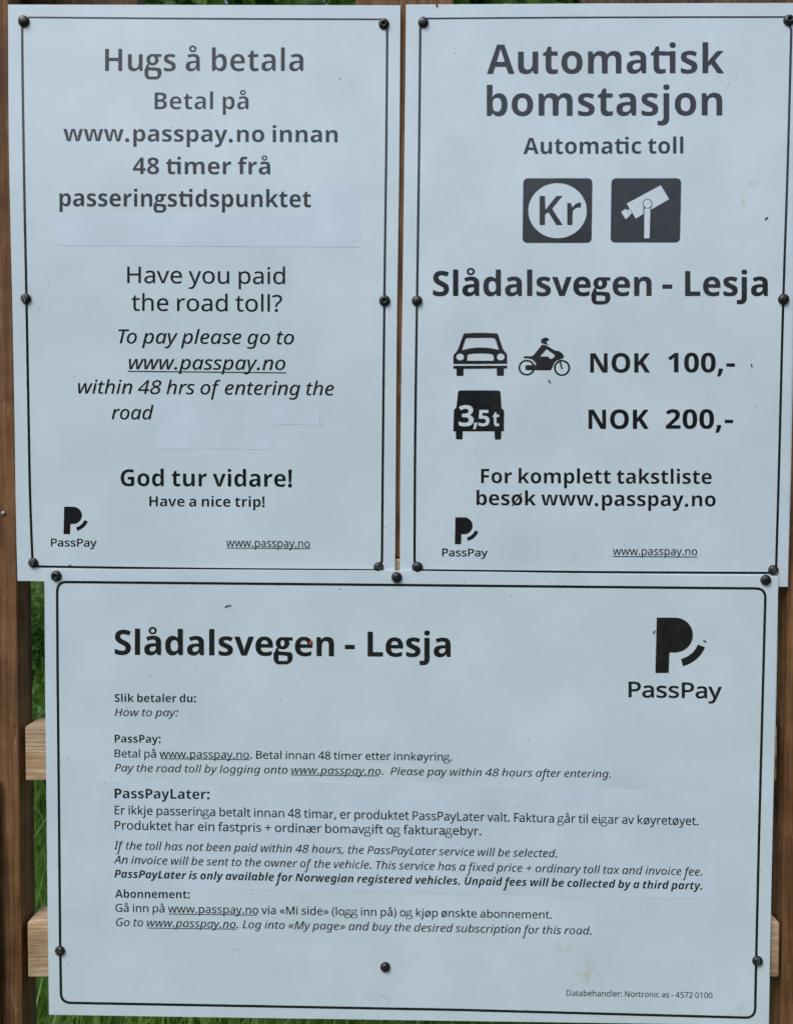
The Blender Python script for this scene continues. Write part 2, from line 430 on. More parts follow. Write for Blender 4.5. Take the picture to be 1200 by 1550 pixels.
# ------------------------------------------------------------------ lettering: outlines in a compact form, cap height = 1000
# (style, character): advance, outlines as x, y, x, y ...; styles R upright, B bold, I slanted, C bold slanted
GLYPHS = {
    ('R', '!'): (377, [[228,282,148,282,113,1000,263,1000],[101,76,107,120,126,148,154,164,188,169,220,164,249,148,268,120,275,76,268,32,249,3,220,-14,188,-20,154,-14,126,3,107,32]]),
    ('R', '('): (420, [[56,384,61,497,78,608,106,715,146,817,198,912,262,1000,378,1000,292,862,230,710,193,550,181,385,186,278,203,171,231,66,269,-34,318,-130,377,-221,262,-221,198,-135,146,-41,106,59,78,164,61,273]]),
    ('R', ')'): (420, [[364,384,359,273,342,164,315,59,275,-41,223,-135,158,-221,43,-221,103,-130,151,-34,189,66,217,171,234,278,239,385,234,495,217,604,189,710,151,812,102,910,42,1000,158,1000,223,912,275,817,315,715,342,608,359,497]]),
    ('R', '+'): (801, [[450,543,728,543,728,444,450,444,450,155,349,155,349,444,70,444,70,543,349,543,349,833,450,833]]),
    ('R', ','): (375, [[269,147,237,41,194,-74,148,-181,57,-181,85,-67,109,54,127,162,259,162]]),
    ('R', '-'): (451, [[56,321,56,430,395,430,395,321]]),
    ('R', '.'): (375, [[101,76,107,120,126,148,154,164,186,169,220,164,249,148,268,120,275,76,268,32,249,3,220,-14,186,-20,154,-14,126,3,107,32]]),
    ('R', '0'): (801, [[732,501,728,386,714,284,691,196,656,123,610,64,553,21,482,-5,399,-14,297,1,214,48,150,123,104,225,78,352,69,501,77,652,102,779,144,880,207,954,292,1000,399,1015,502,1000,585,954,650,880,696,779,723,652],[192,501,197,376,212,273,239,193,278,137,331,102,399,91,467,102,520,136,560,192,587,272,603,376,608,501,603,627,587,729,560,808,520,865,467,899,399,910,331,899,278,865,239,808,212,729,197,627]]),
    ('R', '1'): (801, [[497,0,377,0,377,699,377,768,380,820,382,871,342,833,296,794,189,707,125,790,395,1000,497,1000]]),
    ('R', '2'): (801, [[728,0,67,0,67,102,329,367,457,501,502,560,535,617,555,676,562,741,549,814,513,866,456,898,385,909,317,903,257,884,201,854,144,814,78,896,120,928,165,957,214,980,267,999,324,1010,385,1014,472,1006,546,982,606,943,651,890,678,825,688,748,680,672,655,601,617,533,566,466,504,397,431,324,223,118,223,112,728,112]]),
    ('R', '3'): (801, [[690,766,684,703,665,650,635,605,593,570,542,544,483,527,483,521,588,495,662,445,707,374,721,284,711,202,681,130,629,69,555,24,459,-5,338,-14,262,-11,192,-2,126,15,63,41,63,155,129,128,199,107,270,94,339,90,455,103,533,142,578,205,592,287,584,344,560,389,519,422,464,445,394,459,312,464,216,464,216,569,314,569,390,575,452,592,500,621,536,659,557,705,564,758,552,822,515,870,458,900,382,910,332,908,286,900,244,887,205,870,130,826,69,910,128,950,201,983,286,1006,381,1014,477,1006,554,983,614,944,657,893,682,834]]),
    ('R', '4'): (801, [[773,227,627,227,627,0,508,0,508,227,29,227,29,332,500,1006,627,1006,627,338,773,338],[508,653,509,719,511,776,513,827,515,874,510,874,482,817,450,765,150,338,508,338]]),
    ('R', '5'): (801, [[385,613,481,605,563,578,630,536,680,478,711,406,721,319,710,223,676,141,622,75,548,26,456,-4,347,-14,273,-11,202,0,140,17,88,41,88,157,144,129,211,109,281,95,349,91,418,97,478,114,527,144,564,186,588,240,595,307,580,393,535,457,457,497,345,510,303,508,255,503,174,489,112,528,150,1000,651,1000,651,888,255,888,231,598,296,608,338,612]]),
    ('R', '6'): (801, [[77,427,80,513,89,598,105,680,130,757,165,828,211,890,270,942,342,981,430,1006,535,1014,600,1011,633,1007,658,1001,658,896,602,909,538,913,449,905,377,881,319,843,275,793,243,732,221,664,208,589,200,508,209,508,232,540,262,569,297,592,340,611,389,622,445,626,527,617,597,590,655,547,699,487,726,412,735,322,725,225,696,143,649,76,586,27,509,-4,417,-14,348,-7,284,13,226,46,176,94,134,156,103,232,84,322],[416,90,496,104,559,146,600,219,613,322,601,408,565,473,505,515,420,529,359,523,305,502,262,471,229,433,209,390,202,346,205,300,215,255,232,212,256,172,286,138,323,112,366,95]]),
    ('R', '7'): (801, [[190,0,601,888,62,888,62,1000,732,1000,732,905,326,0]]),
    ('R', '8'): (801, [[399,1014,482,1007,555,987,615,953,660,906,689,847,699,775,692,718,673,669,643,627,604,590,558,558,508,529,567,498,620,463,666,423,701,377,724,323,731,259,721,181,690,114,642,60,576,20,496,-6,403,-14,304,-6,221,18,155,57,107,110,78,176,69,255,76,319,97,374,131,421,174,461,223,494,276,522,229,552,187,586,151,624,124,668,107,718,101,776,111,847,140,905,186,952,246,986,318,1007],[189,254,202,187,241,132,307,96,401,84,491,96,557,132,597,188,611,258,604,304,585,344,554,379,512,410,461,438,401,464,378,472,321,444,275,415,238,382,211,345,195,302],[398,915,328,905,271,877,234,832,221,770,227,723,246,683,275,651,312,624,405,577,451,599,492,623,527,651,554,684,571,724,577,770,565,832,528,877,471,905]]),
    ('R', '9'): (801, [[728,573,725,488,716,403,700,320,675,243,640,172,594,110,535,58,462,19,374,-6,269,-14,204,-11,143,0,143,105,202,92,266,87,356,95,428,119,485,157,529,207,562,266,584,335,597,411,604,490,595,490,571,459,542,431,506,408,464,389,415,378,357,374,277,383,207,410,149,453,106,513,79,587,70,676,80,774,110,857,158,924,221,973,299,1004,389,1014,458,1007,522,987,580,953,630,905,671,843,702,768,722,678],[389,910,310,896,247,853,206,780,192,678,204,592,239,526,298,484,384,471,446,477,500,498,544,529,576,567,597,610,604,654,600,699,590,744,574,788,550,828,520,862,483,888,439,905]]),
    ('R', ':'): (375, [[101,76,107,120,126,148,154,164,186,169,220,164,249,148,268,120,275,76,268,32,249,3,220,-14,186,-20,154,-14,126,3,107,32],[101,675,107,720,126,749,154,765,186,770,220,765,249,749,268,720,275,675,268,632,249,602,220,585,186,580,154,585,126,602,107,632]]),
    ('R', '?'): (608, [[196,319,199,369,207,411,221,449,243,485,274,520,314,557,398,634,424,665,441,695,451,727,454,766,443,826,410,870,357,897,284,906,220,902,162,889,110,870,60,847,17,945,76,972,141,994,213,1009,293,1014,375,1007,443,985,499,948,539,899,563,839,571,769,566,711,551,662,527,619,494,581,406,501,365,465,335,433,315,404,303,375,296,343,294,305,294,282,196,282],[164,76,170,120,188,148,216,164,251,169,283,164,311,148,330,120,336,76,330,32,311,3,283,-14,251,-20,216,-14,188,3,170,32]]),
    ('R', 'A'): (895, [[763,0,643,310,246,310,127,0,0,0,391,1004,504,1004,894,0],[493,724,479,765,460,826,445,874,431,817,415,765,402,724,289,422,605,422]]),
    ('R', 'B'): (910, [[422,1000,586,986,705,945,758,899,790,835,801,752,796,697,779,648,752,606,715,572,668,547,611,531,611,524,671,510,725,487,770,455,805,412,827,355,835,284,824,200,793,130,742,74,673,33,588,8,487,0,136,0,136,1000],[447,574,555,585,623,616,659,667,671,738,656,809,613,856,537,883,427,892,262,892,262,574],[262,469,262,106,464,106,576,119,648,158,687,218,700,294,695,344,677,387,646,421,600,447,537,464,454,469]]),
    ('R', 'C'): (885, [[564,903,488,897,420,876,361,842,311,796,271,738,242,669,224,589,218,500,228,385,257,286,305,205,372,146,458,109,563,97,627,99,688,108,746,120,803,136,803,27,746,8,687,-4,622,-12,545,-14,405,2,290,49,200,125,137,228,98,355,85,501,93,610,117,709,156,796,209,871,277,932,360,977,456,1005,566,1014,641,1010,714,999,782,980,842,955,791,849,742,869,688,887,629,899]]),
    ('R', 'D'): (1022, [[937,510,921,355,875,228,827,159,768,102,696,57,568,14,415,0,136,0,136,1000,444,1000,585,986,706,944,804,875,877,779,922,658],[804,506,793,627,760,724,706,798,631,851,537,882,426,892,262,892,262,108,398,108,522,119,623,152,702,208,759,286,793,385]]),
    ('R', 'E'): (779, [[695,0,136,0,136,1000,695,1000,695,889,262,889,262,577,669,577,669,468,262,468,262,111,695,111]]),
    ('R', 'F'): (727, [[262,0,136,0,136,1000,695,1000,695,889,262,889,262,535,668,535,668,424,262,424]]),
    ('R', 'G'): (1020, [[570,528,916,528,916,38,834,15,752,-1,664,-11,564,-14,421,2,303,48,209,124,141,226,99,352,85,500,101,646,147,772,222,874,324,950,452,998,604,1014,685,1010,763,999,835,980,902,955,854,846,798,868,735,887,667,899,597,903,486,891,392,854,317,795,262,715,228,616,217,500,227,388,256,289,305,208,377,146,472,108,594,95,655,97,706,102,790,119,790,416,570,416]]),
    ('R', 'H'): (1038, [[901,0,775,0,775,466,262,466,262,0,136,0,136,1000,262,1000,262,577,775,577,775,1000,901,1000]]),
    ('R', 'I'): (475, [[417,0,56,0,56,73,174,99,174,899,56,927,56,1000,417,1000,417,927,300,899,300,99,417,73]]),
    ('R', 'K'): (867, [[867,0,718,0,364,478,262,388,262,0,136,0,136,1000,262,1000,262,507,347,602,434,697,704,1000,852,1000,455,564]]),
    ('R', 'L'): (734, [[136,0,136,1000,262,1000,262,112,699,112,699,0]]),
    ('R', 'M'): (1270, [[577,0,248,877,242,877,247,805,251,711,252,606,252,0,136,0,136,1000,322,1000,630,181,636,181,950,1000,1134,1000,1134,0,1010,0,1010,615,1011,712,1015,803,1020,875,1014,875,681,0]]),
    ('R', 'N'): (1064, [[929,0,782,0,246,831,241,831,246,754,250,660,252,559,252,0,136,0,136,1000,282,1000,815,172,821,172,817,239,813,338,811,436,811,1000,929,1000]]),
    ('R', 'O'): (1094, [[1008,501,1001,391,979,291,942,203,891,127,826,67,747,22,654,-5,548,-14,438,-5,343,23,264,68,199,128,149,203,113,291,92,392,85,503,98,647,136,772,199,874,289,951,364,987,450,1008,549,1015,687,999,801,952,891,875,956,772,995,647],[218,501,227,384,254,284,298,204,362,144,445,107,548,95,651,107,733,144,796,204,840,284,867,384,875,501,867,618,840,717,797,798,735,857,652,893,549,905,446,893,362,856,298,798,254,718,227,619]]),
    ('R', 'P'): (847, [[401,1000,519,991,615,966,686,923,736,865,766,792,776,706,771,645,756,588,729,534,689,486,635,446,566,415,480,396,377,389,262,389,262,0,136,0,136,1000],[389,892,262,892,262,497,363,497,450,502,521,518,576,544,615,583,638,634,646,700,639,759,618,807,584,845,505,880]]),
    ('R', 'R'): (871, [[412,1000,525,992,617,968,687,929,737,874,766,803,776,716,769,643,746,583,713,535,672,498,625,470,576,448,850,0,703,0,461,413,262,413,262,0,136,0,136,1000],[405,891,262,891,262,520,412,520,517,532,590,568,632,628,646,710,639,769,620,815,587,849,541,873,480,886]]),
    ('R', 'S'): (769, [[703,268,692,185,660,116,607,60,536,20,448,-6,346,-14,239,-8,190,-2,146,8,106,19,71,34,71,154,128,133,197,113,273,100,352,95,420,100,476,115,520,139,552,171,571,210,577,256,572,301,556,339,527,371,484,401,423,431,342,462,281,487,229,513,185,543,148,576,120,613,100,655,88,704,84,759,94,833,125,896,173,946,237,983,315,1006,403,1014,482,1010,555,999,620,981,679,958,640,850,586,871,527,888,465,900,401,903,343,899,296,885,259,863,232,834,217,798,211,758,217,711,232,674,260,642,301,613,357,586,430,556,511,523,579,487,633,446,672,398,695,339]]),
    ('R', 'T'): (779, [[452,0,326,0,326,889,14,889,14,1000,763,1000,763,889,452,889]]),
    ('R', 'U'): (1024, [[896,353,886,254,854,166,801,91,726,34,628,-2,507,-14,393,-3,298,31,223,88,169,162,137,252,126,356,126,1000,252,1000,252,352,259,276,281,213,317,162,368,125,434,103,514,95,596,103,662,128,711,167,745,219,765,282,772,353,772,1000,896,1000]]),
    ('R', 'V'): (840, [[840,1000,483,0,357,0,0,1000,132,1000,357,359,384,280,404,208,420,140,436,209,457,282,483,361,707,1000]]),
    ('R', 'W'): (1303, [[1284,1000,1018,0,891,0,696,655,679,716,664,775,652,823,646,853,641,823,630,775,616,715,598,651,409,0,282,0,17,1000,148,1000,304,389,319,326,333,264,343,206,352,151,361,209,373,270,388,333,405,396,581,1000,711,1000,895,392,913,327,929,263,940,204,950,151,961,225,978,305,999,391,1153,1000]]),
    ('R', 'a'): (786, [[403,763,487,757,555,737,606,703,643,655,665,591,672,511,672,0,583,0,559,106,553,106,520,69,487,39,450,15,408,-1,359,-11,301,-14,237,-8,180,10,132,40,95,83,72,140,64,209,74,278,104,335,153,382,222,416,313,438,424,448,552,452,552,497,542,577,511,627,462,655,396,664,339,659,284,646,233,628,185,606,147,699,201,724,263,744,332,759],[440,363,321,349,246,318,205,271,192,207,202,153,230,115,274,93,329,85,416,99,487,138,522,179,543,233,550,300,550,367]]),
    ('R', 'b'): (861, [[242,805,240,716,235,651,242,651,280,695,331,731,395,755,475,763,562,752,637,720,700,666,747,590,775,494,784,375,775,257,746,160,699,84,637,29,562,-3,475,-14,395,-6,331,18,280,54,242,95,232,95,207,0,119,0,119,1064,242,1064],[454,661,382,654,328,631,288,593,262,539,247,468,242,380,242,374,254,252,288,162,327,121,383,96,457,88,518,96,568,121,607,162,644,253,657,377,644,501,607,590,568,629,517,653]]),
    ('R', 'c'): (672, [[420,-14,326,-4,243,27,174,78,121,153,88,250,77,371,89,497,123,597,178,672,249,724,333,755,429,765,485,762,539,753,588,740,626,724,588,622,510,646,466,654,426,657,357,649,301,625,258,585,228,529,210,459,204,373,210,290,228,220,258,165,300,125,353,100,419,92,477,96,527,105,572,119,613,136,613,27,574,9,530,-4,480,-11]]),
    ('R', 'd'): (861, [[385,-14,298,-3,223,29,161,83,114,159,86,256,77,374,86,492,115,590,162,666,224,721,299,754,387,765,442,761,489,750,529,733,564,710,594,683,619,654,627,654,623,708,619,765,619,1064,742,1064,742,0,643,0,625,101,619,101,594,70,564,43,529,19,488,1,440,-10],[405,88,476,95,532,117,572,153,608,235,620,350,620,373,609,496,574,588,535,629,478,654,403,662,343,654,293,627,254,583,217,491,204,371,217,252,254,162,293,121,343,96]]),
    ('R', 'e'): (790, [[409,765,499,754,575,723,636,672,681,604,709,522,718,426,718,352,204,352,213,273,235,209,270,158,317,121,375,98,444,91,511,94,571,104,627,121,685,143,685,35,628,13,571,-2,510,-11,438,-14,338,-3,250,29,177,84,123,159,88,255,77,370,87,484,118,581,168,659,235,717,316,753],[408,664,329,650,268,607,227,539,207,450,590,450,585,510,570,562,545,604,511,637,465,657]]),
    ('R', 'f'): (482, [[465,655,276,655,276,0,153,0,153,655,21,655,21,713,153,755,153,798,160,886,181,955,217,1007,265,1043,325,1064,396,1071,439,1070,478,1064,542,1046,510,950,458,964,428,969,398,971,344,960,306,929,283,876,276,800,276,751,465,751]]),
    ('R', 'g'): (861, [[385,765,456,758,519,737,574,701,620,651,627,651,644,751,742,751,742,-13,733,-110,706,-191,660,-254,595,-300,511,-327,406,-336,328,-333,257,-324,193,-309,136,-289,136,-175,194,-200,261,-218,334,-230,413,-234,499,-220,565,-177,607,-110,620,-22,620,7,622,55,625,99,619,99,575,49,522,14,459,-7,387,-14,297,-3,221,31,159,88,113,165,86,261,77,374,86,485,113,580,159,659,221,718,296,753],[402,661,344,653,295,627,256,586,228,529,210,458,204,373,217,250,256,160,295,120,345,95,405,87,458,91,503,102,540,120,570,148,593,184,609,228,619,282,622,345,622,374,616,466,599,539,569,594,527,632,471,654]]),
    ('R', 'h'): (866, [[242,752,240,697,235,647,244,647,271,683,304,711,342,734,385,750,431,760,478,763,561,756,630,735,683,698,721,646,744,576,752,489,752,0,630,0,630,480,620,560,590,616,537,650,462,661,387,653,331,630,290,591,263,537,247,469,242,388,242,0,119,0,119,1064,242,1064]]),
    ('R', 'i'): (361, [[242,751,242,0,119,0,119,751],[182,1032,209,1027,232,1013,248,989,254,954,248,919,232,895,209,880,182,875,154,880,130,895,114,919,109,954,114,989,130,1013,154,1027]]),
    ('R', 'j'): (361, [[31,-336,-31,-331,-77,-319,-77,-220,-34,-230,15,-234,56,-228,90,-209,112,-174,119,-116,119,751,242,751,242,-112,237,-177,220,-232,192,-277,151,-310,98,-329],[109,954,114,989,130,1013,154,1027,182,1032,209,1027,232,1013,248,989,254,954,248,919,232,895,209,880,182,875,154,880,130,895,114,919]]),
    ('R', 'k'): (748, [[241,508,239,450,235,387,241,387,266,419,300,461,331,497,570,751,714,751,410,430,735,0,587,0,326,350,241,276,241,0,119,0,119,1064,241,1064]]),
    ('R', 'l'): (361, [[242,0,119,0,119,1064,242,1064]]),
    ('R', 'm'): (1310, [[943,765,1020,757,1084,736,1133,700,1168,647,1189,577,1196,489,1196,0,1074,0,1074,483,1065,561,1037,616,990,650,922,661,856,654,804,633,765,598,730,521,718,415,718,0,597,0,597,483,592,537,580,582,559,617,529,641,491,656,443,661,375,653,324,630,286,591,261,538,247,471,242,389,242,0,119,0,119,751,218,751,237,648,244,648,270,684,302,714,338,736,378,752,421,762,465,765,545,757,610,734,660,695,695,639,702,639,746,695,805,734,872,757]]),
    ('R', 'n'): (866, [[480,765,563,757,630,736,683,700,722,647,744,577,752,489,752,0,630,0,630,480,620,560,590,616,537,650,462,661,388,653,330,630,290,591,254,506,242,389,242,0,119,0,119,751,218,751,237,648,244,648,272,684,306,714,345,736,388,752,433,762]]),
    ('R', 'o'): (847, [[772,377,766,288,747,211,717,144,677,88,627,44,567,12,498,-8,422,-14,350,-8,284,12,225,44,175,88,134,144,103,211,84,288,77,377,88,492,119,588,170,664,239,719,325,753,426,765,522,753,606,719,675,664,728,588,761,492],[204,377,210,294,228,223,257,166,300,123,355,97,424,88,493,97,549,123,592,166,621,223,638,294,644,377,638,460,620,529,591,585,548,627,493,652,423,661,353,653,298,627,256,585,217,495]]),
    ('R', 'p'): (861, [[476,765,563,754,637,722,700,668,747,593,775,496,784,377,775,259,746,162,700,85,638,30,562,-3,475,-14,421,-10,373,1,331,19,296,41,267,67,242,95,234,95,239,35,242,-28,242,-336,119,-336,119,751,220,751,237,648,242,648,267,679,296,707,331,731,372,749,420,761],[454,661,386,654,332,632,292,596,265,546,249,481,242,401,242,377,247,291,262,220,288,163,328,122,384,97,457,88,519,98,569,126,608,171,635,229,651,299,657,378,644,494,607,584,568,627,517,653]]),
    ('R', 'q'): (861, [[619,-15,620,43,626,101,618,101,579,57,529,20,464,-6,382,-14,297,-3,224,29,162,83,115,159,86,256,77,374,87,492,116,590,163,666,225,721,301,754,387,765,467,756,531,731,581,694,620,648,626,648,644,751,742,751,742,-336,619,-336],[406,88,476,95,530,116,571,152,598,202,614,268,620,347,620,373,609,498,573,589,533,630,476,654,403,662,342,654,292,627,254,583,217,491,204,371,217,253,254,163,293,122,344,97]]),
    ('R', 'r'): (578, [[469,765,515,763,557,756,542,643,502,650,461,653,418,648,378,634,341,613,308,583,281,547,260,504,247,455,242,401,242,0,119,0,119,751,220,751,234,613,239,613,266,654,297,690,333,721,374,744,419,760]]),
    ('R', 's'): (671, [[608,207,599,140,571,85,527,42,468,11,394,-8,308,-14,235,-11,173,-1,120,14,73,34,73,146,122,124,181,104,246,90,311,85,392,93,447,116,478,151,489,196,485,223,473,246,452,269,418,291,370,315,304,342,236,370,179,398,133,429,99,465,78,510,71,566,80,624,106,674,149,713,239,752,353,765,419,761,481,751,539,735,592,714,550,616,502,634,451,650,398,660,345,664,278,658,229,639,199,610,189,573,194,544,207,520,232,499,268,478,318,456,382,430,449,403,504,375,549,344,581,307,601,262]]),
    ('R', 't'): (506, [[370,87,427,92,475,102,475,8,451,-1,419,-8,383,-12,349,-14,292,-9,240,6,195,34,160,77,137,138,129,218,129,655,22,655,22,714,130,763,179,923,252,923,252,751,469,751,469,655,252,655,252,221,260,162,285,120,323,95]]),
    ('R', 'u'): (866, [[746,751,746,0,646,0,627,99,622,99,595,64,560,35,521,13,478,-2,432,-11,384,-14,301,-7,233,15,180,51,141,104,118,173,111,259,111,751,235,751,235,268,245,189,276,133,328,99,402,88,477,96,534,120,576,159,603,212,618,280,623,360,623,751]]),
    ('R', 'v'): (711, [[284,0,0,751,132,751,291,308,315,239,338,167,352,109,357,109,373,168,397,241,420,308,580,751,711,751,426,0]]),
    ('R', 'w'): (1101, [[604,424,587,482,572,537,560,585,552,623,546,623,539,585,527,536,513,481,496,423,361,1,221,1,15,752,143,752,246,352,268,270,285,191,296,127,301,127,311,169,323,223,337,279,352,329,485,752,619,752,748,329,768,261,787,190,798,129,804,129,814,188,833,267,854,352,959,752,1085,752,877,1,732,1]]),
    ('R', 'x'): (741, [[297,384,38,751,178,751,371,468,563,751,702,751,443,384,716,0,576,0,371,300,164,0,25,0]]),
    ('R', 'y'): (714, [[1,751,133,751,296,324,321,251,343,183,359,119,364,119,391,211,429,325,581,751,714,751,391,-104,362,-169,328,-226,289,-273,242,-307,185,-329,118,-336,59,-333,15,-325,15,-227,53,-232,98,-235,138,-231,173,-219,202,-200,227,-173,248,-140,265,-102,304,-3]]),
    ('R', 'z'): (658, [[604,0,55,0,55,81,458,655,78,655,78,751,594,751,594,658,196,95,604,95]]),
    ('R', '«'): (713, [[56,378,291,660,380,609,183,370,380,130,291,78,56,360],[333,378,571,660,658,609,462,370,658,130,571,78,333,360]]),
    ('R', '»'): (713, [[657,360,419,78,332,130,528,370,332,609,419,660,657,378],[378,360,141,78,55,130,251,370,55,609,141,660,378,378]]),
    ('R', 'å'): (786, [[403,763,487,757,555,737,606,703,643,655,665,591,672,511,672,0,583,0,559,106,553,106,520,69,487,39,450,15,408,-1,359,-11,301,-14,237,-8,180,10,132,40,95,83,72,140,64,209,74,278,104,335,153,382,222,416,313,438,424,448,552,452,552,497,542,577,511,627,462,655,396,664,339,659,284,646,233,628,185,606,147,699,201,724,263,744,332,759],[440,363,321,349,246,318,205,271,192,207,202,153,230,115,274,93,329,85,416,99,487,138,522,179,543,233,550,300,550,367],[392,849,330,859,282,888,250,935,239,997,250,1059,282,1106,330,1135,392,1144,453,1135,503,1106,536,1060,548,999,537,935,504,888,454,859],[392,919,424,924,449,940,465,965,471,997,465,1030,448,1055,423,1070,392,1076,361,1070,336,1055,319,1030,314,997,319,965,334,940,359,924]]),
    ('R', 'æ'): (1210, [[845,765,929,754,1001,723,1060,672,1103,605,1130,523,1139,429,1139,353,658,353,674,236,716,155,759,119,812,98,875,91,941,94,999,104,1052,121,1105,143,1105,35,1050,13,995,-2,937,-11,871,-14,809,-10,753,4,702,26,658,57,619,96,587,144,553,100,516,61,474,29,426,6,370,-9,303,-14,239,-8,181,10,133,40,96,83,72,140,64,209,74,278,102,336,148,382,215,417,301,439,406,448,532,452,532,500,522,577,489,627,440,655,375,664,320,660,265,647,213,629,165,606,127,699,182,724,246,745,316,759,385,763,464,756,529,735,579,697,615,643,657,694,710,732,773,757],[424,363,313,349,242,318,204,271,192,207,201,153,228,115,269,93,322,85,378,91,428,109,470,138,502,179,523,233,529,300,529,367],[843,664,770,650,715,609,678,541,661,450,1008,450,1004,510,991,562,969,605,937,637,895,657]]),
    ('R', 'ø'): (847, [[772,377,761,261,729,165,677,88,608,32,522,-3,422,-14,371,-11,325,-2,282,12,241,32,185,-46,104,8,167,95,128,151,100,216,83,292,77,377,87,491,119,587,171,664,241,720,326,754,426,765,476,761,524,751,568,735,609,714,664,793,746,739,683,651,720,597,748,533,766,459],[204,377,206,325,212,278,223,235,238,197,546,626,520,641,491,652,458,659,423,661,353,653,298,627,256,585,217,495],[644,377,642,426,636,472,626,513,612,549,304,120,329,107,359,97,390,90,424,88,493,97,549,123,592,166,621,223,638,294]]),
    ('B', 'a'): (846, [[296,-14,202,1,126,46,89,92,66,153,59,228,68,302,97,362,144,408,251,453,401,472,534,476,534,510,526,562,502,598,464,619,415,626,359,622,305,610,252,592,199,570,130,711,195,740,267,762,343,776,423,780,518,773,596,751,659,714,704,661,732,593,741,510,741,0,595,0,555,104,549,104,499,50,445,14,381,-7],[374,139,436,149,487,179,522,227,534,291,534,354,452,352,367,341,312,315,283,276,273,227,280,186,301,159,333,144]]),
    ('I', 'a'): (796, [[270,-14,189,2,124,51,81,131,67,242,74,345,95,442,127,531,171,609,224,673,287,723,358,754,436,765,503,755,556,725,596,683,625,634,632,634,676,751,770,751,611,0,513,0,531,139,525,139,473,81,413,32,345,-3],[311,88,362,98,412,126,460,171,502,228,538,297,564,373,574,412,579,447,583,511,574,571,546,619,504,651,448,661,396,652,347,627,304,586,266,533,235,469,212,398,198,320,193,239,201,173,224,126,261,98]]),
    ('C', 'a'): (832, [[277,-14,224,-7,173,13,128,49,92,102,69,172,62,263,68,356,87,448,117,535,158,614,209,682,270,734,339,768,416,779,482,771,534,748,575,712,605,667,611,667,650,765,808,765,646,0,492,0,501,99,496,99,452,54,403,18,345,-6],[359,153,399,161,437,186,471,225,499,273,521,328,536,385,544,439,546,500,540,545,521,581,491,604,451,612,414,605,380,582,349,547,323,503,301,451,284,394,274,333,270,273,280,206,310,166]]),
    ('B', 'b'): (887, [[529,-14,454,-6,397,16,353,48,318,84,304,84,269,0,109,0,109,1064,318,1064,318,817,315,731,310,665,318,665,354,709,401,746,460,770,535,779,615,768,685,734,744,679,788,601,815,503,824,384,815,264,787,165,742,87,683,31,612,-3],[471,155,528,170,573,215,601,288,611,387,601,485,572,555,527,598,468,612,399,599,354,562,328,498,318,408,318,385,326,287,351,215,379,182,419,162]]),
    ('I', 'b'): (811, [[377,-14,308,-4,254,25,213,66,185,115,178,115,132,0,39,0,265,1064,388,1064,335,812,313,719,293,644,283,611,289,611,341,668,398,718,463,752,536,763,620,747,686,699,728,619,742,508,736,408,717,312,686,224,644,145,592,79,529,29,458,-3],[367,88,421,97,469,124,512,166,548,220,577,284,599,356,612,432,616,510,609,576,586,623,549,652,497,661,450,652,403,627,356,586,314,533,277,469,249,398,230,320,224,239,233,179,259,130,304,99]]),
    ('C', 'b'): (833, [[417,-14,351,-6,299,17,259,53,228,98,223,98,183,0,25,0,251,1064,457,1064,415,867,399,802,378,728,357,662,363,662,401,706,443,744,493,770,556,779,610,772,661,751,706,716,741,663,764,592,772,501,765,408,746,317,716,230,675,151,624,83,564,31,495,-3],[382,153,419,160,453,183,484,218,511,262,532,314,549,371,560,431,563,492,553,559,523,599,473,612,427,603,388,576,356,534,331,484,311,428,298,371,290,318,287,273,294,224,313,186,343,161]]),
    ('B', 'c'): (720, [[420,-14,315,-4,227,28,156,81,104,156,73,255,63,378,75,505,111,606,168,683,243,737,334,768,438,779,512,775,575,763,629,746,676,727,615,566,523,598,481,607,438,611,367,596,317,553,286,481,276,380,287,280,319,210,370,169,438,155,500,160,555,173,604,194,653,221,653,43,604,17,553,-1,493,-11]]),
    ('I', 'c'): (634, [[346,-14,268,-6,201,17,144,56,101,110,76,181,67,266,74,364,95,457,128,542,173,616,230,678,297,725,374,755,459,765,508,762,557,755,604,743,646,728,611,626,544,650,504,658,461,661,386,648,321,607,267,544,227,464,202,370,193,268,204,192,237,135,290,100,359,88,406,92,452,102,539,134,539,31,498,13,452,-1,401,-11]]),
    ('C', 'c'): (676, [[346,-14,271,-7,202,15,144,52,99,105,71,176,62,268,68,368,88,463,121,550,167,626,224,690,294,738,375,769,466,779,531,776,589,766,641,751,690,730,627,573,555,600,517,609,475,612,415,600,364,564,324,509,294,440,276,364,270,284,278,228,301,186,338,161,388,153,438,157,484,169,576,209,576,41,526,18,473,1,413,-10]]),
    ('B', 'd'): (887, [[352,-14,272,-3,202,31,144,86,99,163,72,262,63,381,72,501,99,600,144,678,204,734,275,768,357,779,432,771,493,746,541,710,577,667,584,667,574,732,569,819,569,1064,777,1064,777,0,618,0,577,99,569,99,533,55,486,19,426,-6],[424,153,498,165,546,204,573,268,583,357,583,380,574,478,548,550,519,583,477,603,422,609,360,594,314,550,284,477,275,378,284,280,314,209,361,167]]),
    ('I', 'd'): (811, [[270,-14,189,2,124,50,81,131,67,242,74,343,92,439,123,527,166,606,219,671,282,721,355,753,436,763,504,754,557,725,596,683,625,634,632,634,646,725,662,819,714,1064,836,1064,611,0,510,0,525,139,520,139,467,80,409,31,344,-3],[312,88,359,97,406,123,452,163,494,216,531,279,560,350,578,428,584,510,576,571,551,619,508,651,444,661,391,652,342,625,300,584,263,529,234,465,211,394,198,317,193,239,201,173,223,126,260,98]]),
